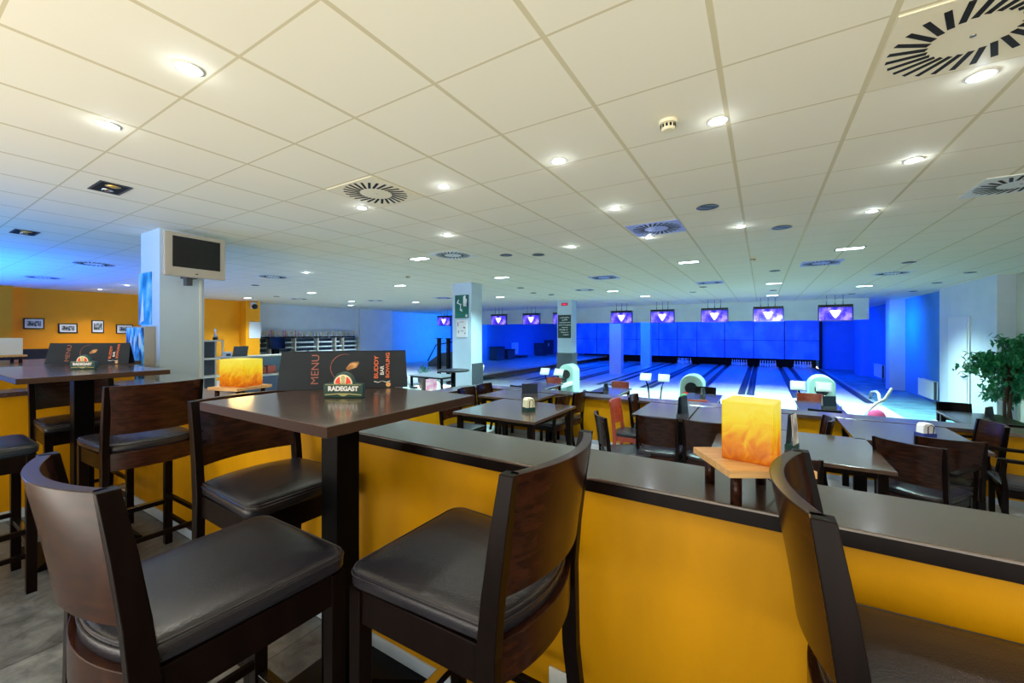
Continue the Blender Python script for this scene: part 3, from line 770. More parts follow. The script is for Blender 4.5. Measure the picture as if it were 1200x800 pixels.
def ball_return(label, x, y, balls):
    t = thing('ball_return', label, 'ball return', (x, y, F2), 0, 'mint ball returns')
    body = [(-.28, 0), (.28, 0), (.28, .75)] + [(.28 * math.cos(a), .75 + .25 * math.sin(a)) for a in [k * PI / 10 for k in range(1, 10)]] + [(-.28, .75)]
    sub('hood', MB().prism(body, 0, .55, Matrix.Translation((0, .55, 0)) @ Matrix.Rotation(PI / 2, 4, 'X')), 'mint_plastic', t, bevel=.03)
    sub('opening', MB().lathe([(.15, 0), (.15, .02)], 24, T(0, -.002, .66) @ Matrix.Rotation(PI / 2, 4, 'X')), 'pit_black', t)
    sub('rack', MB().box(-.26, .26, -1.0, -.02, .30, .36).box(-.27, -.23, -1.0, -.02, .36, .44).box(.23, .27, -1.0, -.02, .36, .44), 'white_plastic', t, bevel=.01)
    sub('pedestal', MB().box(-.12, .12, -.8, -.2, 0, .30), 'mint_plastic', t)
    for (dx, dy, m_, nm) in balls:
        b_ = MB().lathe([(.108 * math.sin(PI * k / 12), -.108 * math.cos(PI * k / 12)) for k in range(13)], 18, cap=False).build('bowling_ball', m_, loc=(x + dx, y + dy, F2 + .36 + .108))
        tag(b_, nm, 'ball', 'bowling balls on the ball returns')
    return t


ball_return('mint ball return with a round black opening, in front of the chalkboard column', -5.75, 12.9, [(0, -.2, 'ball_black', 'black bowling ball on the ball return before the chalkboard column')])
ball_return('mint ball return carrying coloured balls, left of the glowing lamp', -1.55, 11.3, [(-.11, -.15, 'ball_red', 'red bowling ball left at the back of the middle ball return'), (.11, -.18, 'ball_teal', 'teal bowling ball right at the back of the middle ball return'),
            (-.11, -.42, 'ball_green', 'green bowling ball in the middle of the middle ball return'), (.11, -.46, 'ball_pink', 'pink bowling ball on the right of the middle ball return'), (.0, -.72, 'ball_navy', 'navy bowling ball nearest on the middle ball return')])
ball_return('mint ball return behind the keypads right of the glowing lamp', 1.28, 12.75, [(0, -.3, 'ball_black', 'black bowling ball on the right hand ball return')])
t = thing('ball_cart', 'white curved rack end with a pink ball beyond the half wall, right of centre', 'ball rack', (2.18, 12.1, F2))
sub('arch', MB().tube([(-.2, 0, 0), (-.18, 0, .25), (0, 0, .48), (.16, 0, .60), (.28, 0, .86)], .03, 8).box(-.25, .3, -.2, .2, 0, .05), 'white_plastic', t)
tag(MB().lathe([(.16 * math.sin(PI * k / 12), -.16 * math.cos(PI * k / 12)) for k in range(13)], 20, cap=False).build('bowling_ball', 'ball_pink', loc=(2.17, 11.95, F2 + .22)), 'pink ball in the white rack end right of centre', 'ball', 'bowling balls on the ball returns')
t = thing('hand_rail', 'curved white guard rail at the right end of the foul line', 'rail', (2.9, 15.7, F2))
sub('rail', MB().tube([(0, 1.2, 0), (0, .9, .25), (0, .3, .34), (0, 0, .3), (0, -.2, 0)], .035, 8), 'white_plastic', t)

# ================================================================== lanes and pins
lanes = [1.55, -.22, -1.77, -3.52, -5.06, -6.81, -8.35, -10.1, -11.64]
names = ['rightmost lane, next to the blue carpet', 'second lane from the right', 'third lane from the right, behind the glowing lamp', 'fourth lane from the right, behind the middle keypads',
         'fifth lane from the right, at the foot of the white column', 'sixth lane from the right, left of the white column', 'seventh lane from the right, beside the chalkboard column', 'second lane from the left, seen left of the chalkboard column', 'leftmost lane, beside the deep blue wall with the dark door']
pin = thing('bowling_pin', 'pin', 'bowling pin')
pin_p = [(.026, 0), (.045, .03), (.060, .115), (.050, .18), (.026, .245), (.024, .275), (.032, .33), (.026, .365), (.008, .381)]
sub('pin_body', MB().lathe(pin_p, 12), 'pin_white', pin); sub('neck_stripe', MB().lathe([(.0275, .243), (.0262, .252)], 12, cap=False).lathe([(.0255, .262), (.0258, .270)], 12, cap=False), 'pin_red', pin)
for i, x0 in enumerate(lanes):
    x1 = x0 + 1.05; cx = (x0 + x1) / 2
    t = thing('bowling_lane', names[i] + ', pale boards lit blue', 'bowling lane', (cx, 15.75, F2), 0, 'bowling lanes')
    sub('lane_bed', MB().box(-.525, .525, 0, 14.3, -.12, 0), 'lane_boards', t)
    for s in (-1, 1): sub('gutter', MB().add([(s * .525, 0, -.005), (s * .60, 0, -.085), (s * .68, 0, -.085), (s * .755, 0, -.005), (s * .525, 13.9, -.005), (s * .60, 13.9, -.085), (s * .68, 13.9, -.085), (s * .755, 13.9, -.005)],
                                             [(0, 1, 5, 4), (1, 2, 6, 5), (2, 3, 7, 6)]), 'lane_gutter', t)
    gap = .25 if i % 2 == 0 else .04
    sub('division', MB().box(-.755 - gap, -.755, 0, 14, -.1, .006), 'lane_cap', t)
    if i == 0: sub('division', MB().box(.755, .88, 0, 14, -.1, .01), 'lane_cap', t)
    if i in (0, 1, 2, 4):
        k = 0
        for r_ in range(4):
            for q in range(r_ + 1):
                place(pin, (cx + (q - r_ / 2) * .26, 29.25 + r_ * .20 + .05, F2), 0, 'white pin of the ten standing at the end of the ' + names[i].split(',')[0], 'pins of the ' + names[i].split(',')[0])


# ================================================================== score screens
def monitor(label, x, y, s=1):
    t = thing('score_screen', label, 'screen', (x, y, 1.78), 0, 'score screens over the lanes')
    sub('case', MB().box(-.45, .45, 0, .10, 0, .47), 'ball_navy', t, bevel=.01)
    sc_ = sub('screen', MB().box(-.415, .415, -.006, 0, .03, .44), 'screen_show', t)
    heart = [(-.015, .10), (-.07, .18), (-.11, .25), (-.15, .33), (-.08, .36), (0, .34), (.08, .36), (.15, .33), (.11, .25), (.07, .18), (.015, .10)]
    sub('emblem', MB().prism(heart[::-1], .0, .004, Matrix.Translation((0, -.006, 0)) @ Matrix.Rotation(PI / 2, 4, 'X')), 'screen_white', sc_)
    sub('top_bar', MB().box(-.44, .44, -.03, .13, .475, .53), 'black_plastic', t)
    for dx in (-.22, 0, .2): sub('hanger_rod', MB().tube([(dx, .05, .53), (dx, .05, CEIL - 1.78)], .012, 6), 'steel', t)
    return t


mons = [(2.0, 'rightmost score screen, near the blue side wall'), (.18, 'score screen second from the right'), (-1.48, 'score screen third from the right, above the glowing lamp'), (-3.3, 'score screen fourth from the right'),
        (-4.9, 'score screen just right of the chalkboard column, above the white column'), (-7.55, 'score screen half hidden by the chalkboard column'), (-9.12, 'score screen second to the left of the chalkboard column'), (-10.93, 'score screen just right of the column with two posters'), (-14.42, 'farthest left score screen, left of the column with two posters')]
for x, lab in mons: monitor(lab, x, 16.5)

# ================================================================== items on the columns
t = thing('wall_poster', 'tall blue sailing-like poster on the near column', 'poster', (-6.38, 1.868, 1.50))
sub('print', MB().box(-.20, .20, -.006, 0, 0, .63), 'pic_blue', t)
sub('pale_shape', MB().prism([(-.15, .02), (-.03, .05), (-.07, .38)], 0, .002, Matrix.Translation((0, -.006, 0)) @ Matrix.Rotation(PI / 2, 4, 'X')), 'white_print', t)
t = thing('light_box', 'deep framed blue bar picture on the near column below the sailing poster', 'light box', (-6.36, 1.868, .35))
sub('frame', MB().box(-.30, .29, -.10, 0, 0, 1.125), 'silver_plastic', t, bevel=.003)
sub('blue_picture', MB().box(-.285, .275, -.105, -.10, .50, 1.11), 'pic_bar', t)
for dx, w_, h_ in ((-.13, .035, .30), (-.01, .03, .34), (.16, .05, .26)): sub('bright_shape', MB().lathe([(w_ * math.sin(PI * k / 8) * .9 + .001, h_ * k / 8) for k in range(9)], 10, Matrix.Translation((dx, -.104, 1.09 - h_)) @ Matrix.Diagonal((1, .06, 1, 1))), 'white_print', t)
sub('brown_reflection', MB().box(-.285, .275, -.105, -.10, .02, .48), 'pic_brown', t)  # brown reflections painted as a flat panel below the blue picture

t = thing('television', 'silver flat television on a bracket high on the near column', 'television', (-5.74, 2.13, 2.05), math.radians(2))
sub('case', MB().box(0, .06, -.31, .31, 0, .50).box(-.08, 0, -.22, .22, .08, .42), 'silver_plastic', t, bevel=.012)
sub('screen', MB().box(.060, .064, -.235, .245, .105, .455), 'dark_glass', t)
sub('bracket', MB().box(-.20, -.06, -.06, .06, .0, .14).box(-.10, -.02, -.07, -.01, -.09, .02), 'dark_plastic', t)
sub('badge', MB().box(.060, .063, -.012, .012, .035, .047), 'black_plastic', t)
t = thing('cable_duct', 'thin white cable duct on the near column below the television', 'cable duct', (-5.95, 2.27, 0))
sub('duct', MB().box(0, .012, -.012, .012, .0, 2.05), 'white_plastic', t)


def notice(name, lab, cat, x, y, z, w_, h_, m, lines=None, lm='white_print'):
    t = thing(name, lab, cat, (x, y, z))
    b_ = sub('board', MB().box(-w_ / 2, w_ / 2, -.012, 0, 0, h_), m, t)
    if lines:
        q = MB()
        for (lx, lz, lw, lh, an) in lines: q.box(-lw / 2, lw / 2, -.0145, -.012, -lh / 2, lh / 2, T(lx * w_, 0, lz * h_, ry=an))
        tag(sub('writing', q, lm, b_), None)
    return t


random.seed(3)
strokes = []
for r_, (cnt, off, wd) in enumerate([(3, 0, .7), (2, 0, .35), (4, .02, .8), (4, 0, .85), (2, 0, .4), (3, -.08, .6), (3, .02, .6), (2, .12, .45)]):
    zz = .88 - r_ * .105; x = off - wd / 2
    while x < off + wd / 2:
        l = random.uniform(.03, .08); strokes.append((x + l / 2, zz + random.uniform(-.012, .012), l * .52, random.uniform(.012, .035), random.uniform(-.5, .5))); x += l + .018
notice('chalkboard', 'black chalkboard with white handwriting on the second pale column', 'chalkboard', -6.24, 13.85, 1.21, .52, .86, 'chalkboard', strokes)
t = notice('exit_sign', 'small red lit sign at the top of the chalkboard column', 'sign', -6.24, 13.85, 2.41, .25, .10, 'black_plastic')
sub('lit_panel', MB().box(-.10, .10, -.016, -.012, .02, .08), 'exit_red', t)
sw = [(.24, .75, .045, .25, 0), (.15, .75, .03, .22, 0), (.33, .72, .03, .12, .1), (.24, .55, .09, .05, 0), (-.28, .72, .03, .10, .5), (-.18, .62, .10, .025, .5), (-.08, .50, .025, .14, .1), (-.05, .36, .07, .05, .5), (.02, .32, .05, .02, .8), (.35, .10, .06, .06, .4)]
notice('poster', 'dark green poster with white swirls at the top of the middle column', 'poster', -6.235, 7.8, 1.76, .42, .565, 'poster_green', sw)
t = notice('notice_sheet', 'white notice sheet under the green poster on the middle column', 'notice', -6.235, 7.8, 1.30, .32, .42, 'paper', [(-.35, .75, .02, .10, 0), (0, .88, .14, .01, 0), (.25, .55, .05, .03, .6), (-.3, .3, .02, .06, .3), (.32, .22, .03, .03, 0), (.05, .35, .08, .01, 0)], 'dark_plastic')

# ================================================================== left side of the hall
pics = [(2.42, 2.80, 1.51, 1.80, 'leftmost framed photograph on the orange wall'), (3.06, 3.44, 1.40, 1.67, 'second framed photograph on the orange wall, with two dark shapes'), (3.73, 4.0, 1.40, 1.78, 'upright framed photograph on the orange wall'), (4.27, 4.67, 1.38, 1.66, 'framed photograph on the orange wall nearest to the column')]
for a, c_, z0, z1, lab in pics:
    t = thing('framed_photo', lab, 'picture', (-17.0, (a + c_) / 2, z0), 0, 'framed photographs on the orange wall')
    hw = (c_ - a) / 2; hh = z1 - z0
    sub('frame', MB().box(0, .03, -hw, hw, 0, hh), 'black_plastic', t); sub('mount', MB().box(.03, .034, -hw + .025, hw - .025, .025, hh - .025), 'paper', t)
    sub('photograph', MB().box(.034, .037, -hw * .66, hw * .66, hh * .24, hh * .76), 'pic_photo', t)
tag(MB().box(-16.5, -16.48, 7.86, 8.27, 1.20, 1.82).build('paper_notice', 'paper'), 'blank white sheet on the orange pier', 'notice')
t = thing('security_camera', 'dark dome camera at the top of the orange pier', 'camera', (-16.42, 8.0, 2.34))
sub('mount', MB().box(-.08, .0, -.10, .10, -.02, .22), 'white_plastic', t); sub('dome', MB().lathe([(.10 * math.sin(PI * k / 12) + .001, -.10 * math.cos(PI * k / 12)) for k in range(13)], 16, T(.05, 0, .06)), 'black_plastic', t)

# bench with table in the orange corner
t = thing('wall_bench', 'dark upholstered bench along the orange wall at far left', 'bench', (-16.3, 2.6, 0))
sub('backrest', MB().box(-.15, 0, -2.2, 1.6, .45, .98), 'leather', t, bevel=.02); sub('seat_cushion', MB().box(0, .45, -2.2, 1.6, .30, .46), 'leather', t, bevel=.02); sub('plinth', MB().box(-.1, .40, -2.15, 1.55, 0, .30), 'walnut_dark', t)
dtable('cafe_table', 'small brown table in front of the dark bench at far left', -15.2, -14.5, 2.2, 3.0, .75, 0, None)
menu_stand('small dark holder on the far left café table', -14.9, 2.65, .752, .8, .16, .16, flyers=('pic_photo',))

# trophy cabinet, reception desk
t = thing('display_cabinet', 'cream framed glass cabinet behind the near column', 'cabinet', (-13.3, 5.25, F1))
fr = MB()
for a in (-.28, .28):
    for b_ in (-.22, .22): fr.box(b_ - .02, b_ + .02, a - .02, a + .02, 0, 1.55)
for z_ in (.0, .5, 1.0, 1.51): fr.box(-.24, .24, -.30, .30, z_, z_ + .04)
sub('frame', fr, 'cream_wood', t); sub('back_panel', MB().box(-.235, -.22, -.27, .27, .05, 1.5), 'dark_plastic', t); sub('glass_door', MB().box(.22, .226, -.26, .26, .05, 1.5), 'clear_acrylic', t)


def trophy(kind, m):
    t = thing('trophy', 'trophy', 'trophy')
    sub('base', MB().box(-.035, .035, -.035, .035, 0, .05), 'black_plastic', t)
    if kind == 0: prof = [(.012, .05), (.010, .12), (.035, .16), (.045, .22), (.040, .23)]
    elif kind == 1: prof = [(.02, .05), (.012, .10), (.02, .14), (.012, .18), (.025, .22), (.03, .26), (.012, .30)]
    else: prof = [(.03, .05), (.035, .08), (.02, .12), (.012, .17), (.024, .19), (.022, .22), (.004, .235)]
    sub('cup' if kind == 0 else 'figure', MB().lathe(prof, 10), m, t)
    return t


tg, trp, ts = trophy(0, 'trophy_gold'), trophy(1, 'trophy_rose'), trophy(2, 'trophy_silver')
place(ts, (-13.25, 5.42, F1 + 1.552), 0, 'tall silver and red trophy on top of the glass cabinet', None, 1.4)
place(tg, (-13.3, 5.08, F1 + 1.552), 0, 'gold cup on top of the glass cabinet', None, 1.0)

t = thing('reception_desk', 'grey-blue reception desk with a cream top and a paler open shelf', 'desk', (-11.35, 0, F1))
sub('worktop', MB().box(-.45, .06, 4.86, 8.2, 1.115, 1.15), 'cream_wood', t, bevel=.004)
sub('body', MB().box(-.40, 0, 4.92, 8.15, 0, .60).box(-.40, -.35, 4.92, 8.15, .6, 1.115).box(-.40, 0, 4.92, 4.96, .60, 1.115), 'blue_desk', t)
sub('niche_back', MB().box(-.35, -.34, 4.96, 8.15, .66, 1.115), 'desk_niche', t)
sub('shelf', MB().box(-.36, .05, 4.90, 8.17, .60, .65), 'cream_wood', t)
for i, (yy, ww, hh) in enumerate(((5.55, .20, .17), (5.78, .18, .18), (6.02, .22, .21))):
    tag(MB().box(-.09, .09, -ww / 2, ww / 2, 0, hh).build('cardboard_box', 'box_red', loc=(-11.5, yy, F1 + .652), bevel=.004), ('leftmost', 'middle', 'rightmost')[i] + ' of three red-brown boxes on the reception desk shelf', 'box', 'boxes on the desk shelf')
t = thing('laptop', 'grey open laptop on the reception desk', 'laptop', (-11.55, 5.22, F1 + 1.151), .1)
sub('keyboard_half', MB().box(-.12, .12, -.18, .18, 0, .018), 'dark_plastic', t); sub('lid', MB().box(-.006, .006, -.18, .18, 0, .25, T(.11, 0, .016, ry=.25)), 'dark_plastic', t)
t = thing('card_terminal', 'small white box beside the laptop on the reception desk', 'terminal', (-11.45, 4.95, F1 + 1.151))
sub('body', MB().box(-.05, .05, -.08, .08, 0, .13), 'white_plastic', t)
sub('keypad', MB().box(.05, .054, -.05, .05, .02, .08), 'dark_plastic', t)
t = thing('desk_display', 'dark flat display between the orange pier and the shoe shelves', 'display', (-16.9, 9.05, .75))
sub('panel', MB().box(0, .04, -.28, .38, 0, .48), 'dark_glass', t); sub('stand', MB().box(-.1, .1, -.1, .1, -1.1, .0), 'black_metal', t)

# shoe shelf with rental shoes
t = thing('shoe_shelf', 'long cream pigeonhole shelf full of rental shoes on the left wall', 'shelf', (-17.5, 0, F1))
ys = [8.32, 9.0, 10.05, 11.10, 12.0, 12.42, 13.3]
z_rows = [.50, .69, .88, 1.08, 1.29, 1.50]
sub('back_board', MB().box(0, .02, 8.3, 13.32, 0, 1.52), 'shoe_dark', t)
for yy in ys: sub('upright', MB().box(0, .34, yy - .02, yy + .02, 0, 1.53), 'cream_wood', t)
for zz in [.05] + z_rows: sub('shelf_board', MB().box(.02, .32, 8.3, 13.3, zz, zz + .02), 'blue_desk', t)
shoe = thing('rental_shoe', 'shoe', 'shoe')
sub('upper', MB().rings([[(.14 - a * .0, -.035, 0), (.14, .035, 0), (-.14, .03, 0), (-.14, -.03, 0)], [(.145, -.038, .03), (.145, .038, .03), (-.13, .032, .035), (-.13, -.032, .035)], [(.14, -.030, .085), (.14, .030, .085), (.02, .025, .08), (.02, -.025, .08)]]), 'shoe_white', shoe)
bays = ['first bay from the left', 'second bay from the left', 'third bay from the left', 'fourth bay from the left', 'narrow fifth bay', 'last bay on the right']
rown = ['lowest visible', 'second lowest', 'middle', 'top']
for bi in range(6):
    for ri, zz in enumerate(z_rows[1:5]):
        y = ys[bi] + .07; k = int((ys[bi + 1] - ys[bi] - .1) / .105)
        for q in range(k):
            if random.random() < .10: continue
            place(shoe, (-17.33, y + .03 + q * .105, F1 + zz + .021), 0, 'pale rental shoe in the %s row of the %s' % (rown[ri], bays[bi]), 'rental shoes, %s row, %s' % (rown[ri], bays[bi]), .78)
pl = 8.45
for k in range(50):
    kind = (trp, trp, tg, ts, tg, ts)[k % 6] if k < 20 else (ts, tg, ts)[k % 3]
    sect = 'left' if k < 17 else 'middle' if k < 34 else 'right'
    place(kind, (-17.33 + random.uniform(-.05, .05), pl + k * .095, F1 + 1.532), 0, '%s trophy in the %s third of the row above the shoe shelf' % ('rose coloured' if kind is trp else 'gold' if kind is tg else 'silver', sect), 'trophies above the shoe shelf, %s third, %s' % (sect, 'rose' if kind is trp else 'gold' if kind is tg else 'silver'), random.uniform(1.0, 1.28))

# dark machines against the blue left wall
t = thing('game_machine', 'dark rounded machine with a bent rail against the blue wall left of the poster column', 'machine', (-14.2, 16.6, F2))
sub('body', MB().prism([(-1.0, 0), (1.0, 0), (1.0, .8), (.5, 1.1), (-.4, 1.0), (-1.0, .55)], -.4, .4, Matrix.Rotation(.6, 4, 'Z') @ Matrix.Rotation(PI / 2, 4, 'X')), 'shoe_dark', t)
sub('rail', MB().tube([(-.8, -.7, .6), (-.4, -.5, 1.45), (.3, 0, 1.6), (.9, .4, 1.5)], .03, 6), 'black_metal', t)
for dx, nm in ((-11.35, 'left'), (-10.85, 'right')):
    t = thing('signal_post', nm + ' of two thin dark posts behind the farthest left keypads', 'post', (dx, 12.7, F2), 0, 'dark posts behind the left keypads')
    sub('shaft', MB().box(-.07, .07, -.05, .05, 0, 1.85), 'black_metal', t); sub('cap', MB().box(-.16, .16, -.05, .05, 1.85, 1.87), 'black_metal', t)
t = thing('potted_plant', 'small round yellowish plant left of the farthest left keypads', 'plant', (-10.3, 10.7, F2))
sub('pot', MB().lathe([(.14, 0), (.20, .45), (.21, .47)], 16), 'pot', t)
m = MB()
for k in range(160):
    a, e_, r_ = random.uniform(0, 2 * PI), random.uniform(-.3, 1.4), random.uniform(.1, .28); p = Vector((r_ * math.cos(a) * math.cos(e_), r_ * math.sin(a) * math.cos(e_), .62 + r_ * math.sin(e_)))
    m.add([(-.05, 0, 0), (0, .02, .01), (.05, 0, 0), (0, -.02, .01)], [(0, 1, 2, 3)], mtx=Matrix.Translation(p) @ Matrix.Rotation(a, 4, 'Z') @ Matrix.Rotation(e_, 4, 'Y'))
sub('foliage', m, 'leaf', t)

# things along the dark end wall left of the lanes
tag(MB().box(-15.0, -14.97, 24.3, 25.2, -.10, .72).build('wall_sheet', 'paper'), 'pale square sheet on the deep blue wall left of the lanes', 'notice')
t = thing('service_door', 'dark door in the deep blue wall left of the chalkboard column', 'door', (-14.99, 30.0, F2))
sub('leaf', MB().box(0, .04, -.75, .95, 0, 1.50), 'door_dark', t); sub('handle', MB().box(.04, .08, .6, .75, .75, .79), 'steel', t)
sub('sign', MB().box(.04, .045, -.1, .15, 1.0, 1.25), 'mid_wall', t)


def stack(label, x, y, n_, rz):
    t = thing('chair_stack_cabinet', label, 'cabinet', (x, y, F2), rz, 'dark cabinets along the deep blue wall')
    sub('body', MB().box(-.3, .3, -.45, .45, 0, n_), 'door_dark', t, bevel=.03); sub('top_lid', MB().box(-.32, .32, -.47, .47, n_, n_ + .04), 'black_plastic', t)
    return t


stack('dark box-like cabinet on the deep blue wall, farthest left', -14.6, 21.9, 1.15, 0)
stack('dark box-like cabinet on the deep blue wall, second from left', -14.6, 23.2, .95, 0)
stack('taller dark cabinet on the deep blue wall next to the dark door', -14.6, 28.0, 1.25, 0)
stack('low dark cabinet under the pale sheet on the deep blue wall', -14.6, 24.9, .45, 0)


# radiators on the right wall
def radiator(label, x, y0, y1, z0, z1):
    t = thing('radiator', label, 'radiator', (x, (y0 + y1) / 2, z0), 0, 'white wall radiators')
    hw = (y1 - y0) / 2; h_ = z1 - z0
    sub('front_panel', MB().box(-.03, 0, -hw, hw, 0, h_), 'white_plastic', t, bevel=.006); sub('rear_panel', MB().box(.06, .085, -hw, hw, 0, h_), 'white_plastic', t)
    for y_ in (-hw, hw - .02): sub('side_cover', MB().box(0, .06, y_, y_ + .02, .01, h_ - .01), 'dark_plastic', t)
    f = MB()
    for k in range(int(hw * 2 / .08)): f.box(-.034, -.03, -hw + .04 + k * .08, -hw + .06 + k * .08, .03, h_ - .03)
    sub('ribs', f, 'white_plastic', t); sub('pipe', MB().tube([(.03, -hw + .05, 0), (.03, -hw + .05, -(z0 - F2))], .015, 8), 'steel', t)
    sub('wall_hook', MB().box(.085, .11, -hw + .1, -hw + .15, h_ * .3, h_ * .6).box(.085, .11, hw - .15, hw - .1, h_ * .3, h_ * .6), 'steel', t)


radiator('white radiator on the light blue side wall, nearer one', 4.285, 16.6, 17.9, -.56, -.03)
radiator('white radiator deep in the blue side wall, farther one', 4.28, 22.6, 23.9, -.50, .05)

# ficus tree
t = thing('ficus_tree', 'tall leafy green ficus tree at the right wall', 'tree', (3.80, 11.0, F2))
sub('planter', MB().lathe([(.19, 0), (.25, .40), (.27, .42), (.25, .43)], 24), 'pot', t)
tr = MB(); tips = []
random.seed(11)
for k in range(3):
    a = k * 2.1; pts = [(.05 * math.cos(a), .05 * math.sin(a), .38), (.04 * math.cos(a + 1), .04 * math.sin(a + 1), .8), (.05 * math.cos(a + 2.4), .05 * math.sin(a + 2.4), 1.25), (.07 * math.cos(a + 3), .07 * math.sin(a + 3), 1.65)]
    tr.tube(pts, [.028, .024, .02, .012], 8)
br_ = MB()
for k in range(46):
    a = random.uniform(0, 2 * PI); z0 = random.uniform(.75, 1.6); l = random.uniform(.25, .52) * (1.15 - abs(z0 - 1.15) * .7); p0 = Vector((0, 0, z0)); p1 = p0 + Vector((math.cos(a) * l * .6, math.sin(a) * l * .6, l * .45)); p2 = p0 + Vector((math.cos(a) * l, math.sin(a) * l, l * random.uniform(.05, .6)))
    br_.tube([p0, p1, p2], [.007, .004, .002], 5); tips += [(p0, p1, p2)]
for k in range(6):
    a = random.uniform(0, 2 * PI); p0 = Vector((.05, 0, 1.6)); p2 = p0 + Vector((.05 + .22 * math.cos(a), .18 * math.sin(a), random.uniform(.2, .42))); br_.tube([p0, (p0 + p2) / 2, p2], [.007, .004, .002], 5); tips.append((p0, (p0 + p2) / 2 + Vector((0, 0, .05)), p2))
sub('trunk', tr, 'bark', t); sub('branches', br_, 'bark', t)
lf = MB()
for p0, p1, p2 in tips:
    for q in range(50):
        s = random.uniform(.35, 1.05); p = p0.lerp(p1, s * 2) if s < .5 else p1.lerp(p2, s * 2 - 1)
        p = p + Vector([random.gauss(0, .05) for _ in range(3)]); sz = random.uniform(.045, .075)
        lf.add([(-sz, 0, 0), (-sz * .2, sz * .42, sz * .12), (sz, 0, -sz * .2), (-sz * .2, -sz * .42, sz * .12)], [(0, 1, 2), (0, 2, 3)],
               mtx=Matrix.Translation(p) @ Matrix.Rotation(random.uniform(0, 2 * PI), 4, 'Z') @ Matrix.Rotation(random.uniform(.1, 1.2), 4, 'Y') @ Matrix.Rotation(random.uniform(-.5, .5), 4, 'X'))
sub('foliage', lf, 'leaf', t)


# ================================================================== ceiling fittings
def downlight_proto():
    t = thing('ceiling_downlight', 'light', 'ceiling light')
    sub('trim_ring', MB().lathe([(.052, 0), (.056, -.005), (.047, -.006), (.045, 0)], 24, cap=False), 'white_plastic', t)
    sub('bulb', MB().lathe([(.036, -.005), (.036, -.0005)], 20), 'light_on', t)
    return t


def spot_lamp(x, y, e, col=(1, .95, .86), r_=.05):
    d = bpy.data.lights.new('downlight_beam', 'SPOT'); d.energy = e; d.color = col; d.spot_size = math.radians(125); d.spot_blend = .9; d.shadow_soft_size = r_
    o = bpy.data.objects.new('downlight_beam', d); ROOT.link(o); o.location = (x, y, CEIL - .03)


def halo(x, y, e):  # point lamp added under each downlight to imitate its bloom on the ceiling
    d = bpy.data.lights.new('downlight_glow', 'POINT'); d.energy = e; d.color = (.78, .88, 1); d.shadow_soft_size = .012
    o = bpy.data.objects.new('downlight_glow', d); ROOT.link(o); o.location = (x, y, CEIL - .035)


dl = downlight_proto(); GD = 'small round downlights in the ceiling'
downs = [(-2.249, .815, 'top left, left of the upper tile line'), (-3.262, .787, 'upper left, second from the left edge'), (-1.224, 2.622, 'above the middle of the picture, small and faint'), (-.217, 2.605, 'upper right of centre, very bright'),
         (-2.253, 2.578, 'right of the near round vent'), (-1.224, 3.917, 'in the middle, left of the blue vent'), (-1.224, 5.335, 'just below the blue vent'), (-3.315, 2.599, 'touching the near round vent'), (-3.348, 3.895, 'farther left above the middle column'),
         (-2.304, 5.333, 'bright one above the chalkboard column'), (-.208, 5.327, 'bright one right of the blue vent'), (.911, 3.92, 'right of centre, nearer one'), (.937, 5.346, 'right of centre, brightest star'), (.884, 2.802, 'beside the big vent at top right'),
         (-7.814, 4.795, 'right of the television'), (-15.81, 3.64, 'far left near the orange wall'), (-13.80, 3.68, 'far left, beside the column')]
for i, (x, y, lab) in enumerate(downs):
    place(dl, (x, y, CEIL - .001), 0, 'round downlight, ' + lab, GD)
    halo(x, y, .5 if y < 3 else .8)
    spot_lamp(x, y, 26 if y < 3.2 else 120 if x > -11 else 260, (1, .93, .80) if y < 3.2 or x < -11 else (.85, .95, 1))
for x, y in ((.9, 1.0), (-.1, -.2), (-1.2, -.3), (2.1, 2.6), (2.1, 4.0)): spot_lamp(x, y, 20)   # lamps of the same rows, beyond the frame

sq = thing('recessed_lamp', 'lamp', 'ceiling light')
sub('frame', MB().box(-.17, .17, -.10, -.085, -.006, 0).box(-.17, .17, .085, .10, -.006, 0).box(-.17, -.155, -.085, .085, -.006, 0).box(.155, .17, -.085, .085, -.006, 0), 'dark_plastic', sq)
sub('well', MB().box(-.155, .155, -.085, .085, -.003, -.001), 'light_cool', sq)
for s in (-1, 1): sub('bulb', MB().lathe([(.05, -.005), (.05, -.0025)], 18, T(s * .075)), 'light_cool', sq)
sqo = thing('recessed_lamp', 'lamp', 'ceiling light')
sub('frame', MB().box(-.17, .17, -.10, -.085, -.006, 0).box(-.17, .17, .085, .10, -.006, 0).box(-.17, -.155, -.085, .085, -.006, 0).box(.155, .17, -.085, .085, -.006, 0), 'dark_plastic', sqo)
sub('well', MB().box(-.155, .155, -.085, .085, -.002, -.001), 'slot_black', sqo)
for s in (-1, 1): sub('bulb', MB().lathe([(.05, -.004), (.02, -.014)], 18, T(s * .075)), 'mirror_amber' if s > 0 else 'reflector', sqo)
GQ = 'rectangular twin lamps in the ceiling'
place(sqo, (-4.669, 1.137, CEIL - .001), 0, 'dark unlit rectangular twin lamp at the upper left', GQ)
place(sqo, (-7.607, 1.096, CEIL - .001), 0, 'dark unlit rectangular twin lamp at the left edge, farther one', GQ)
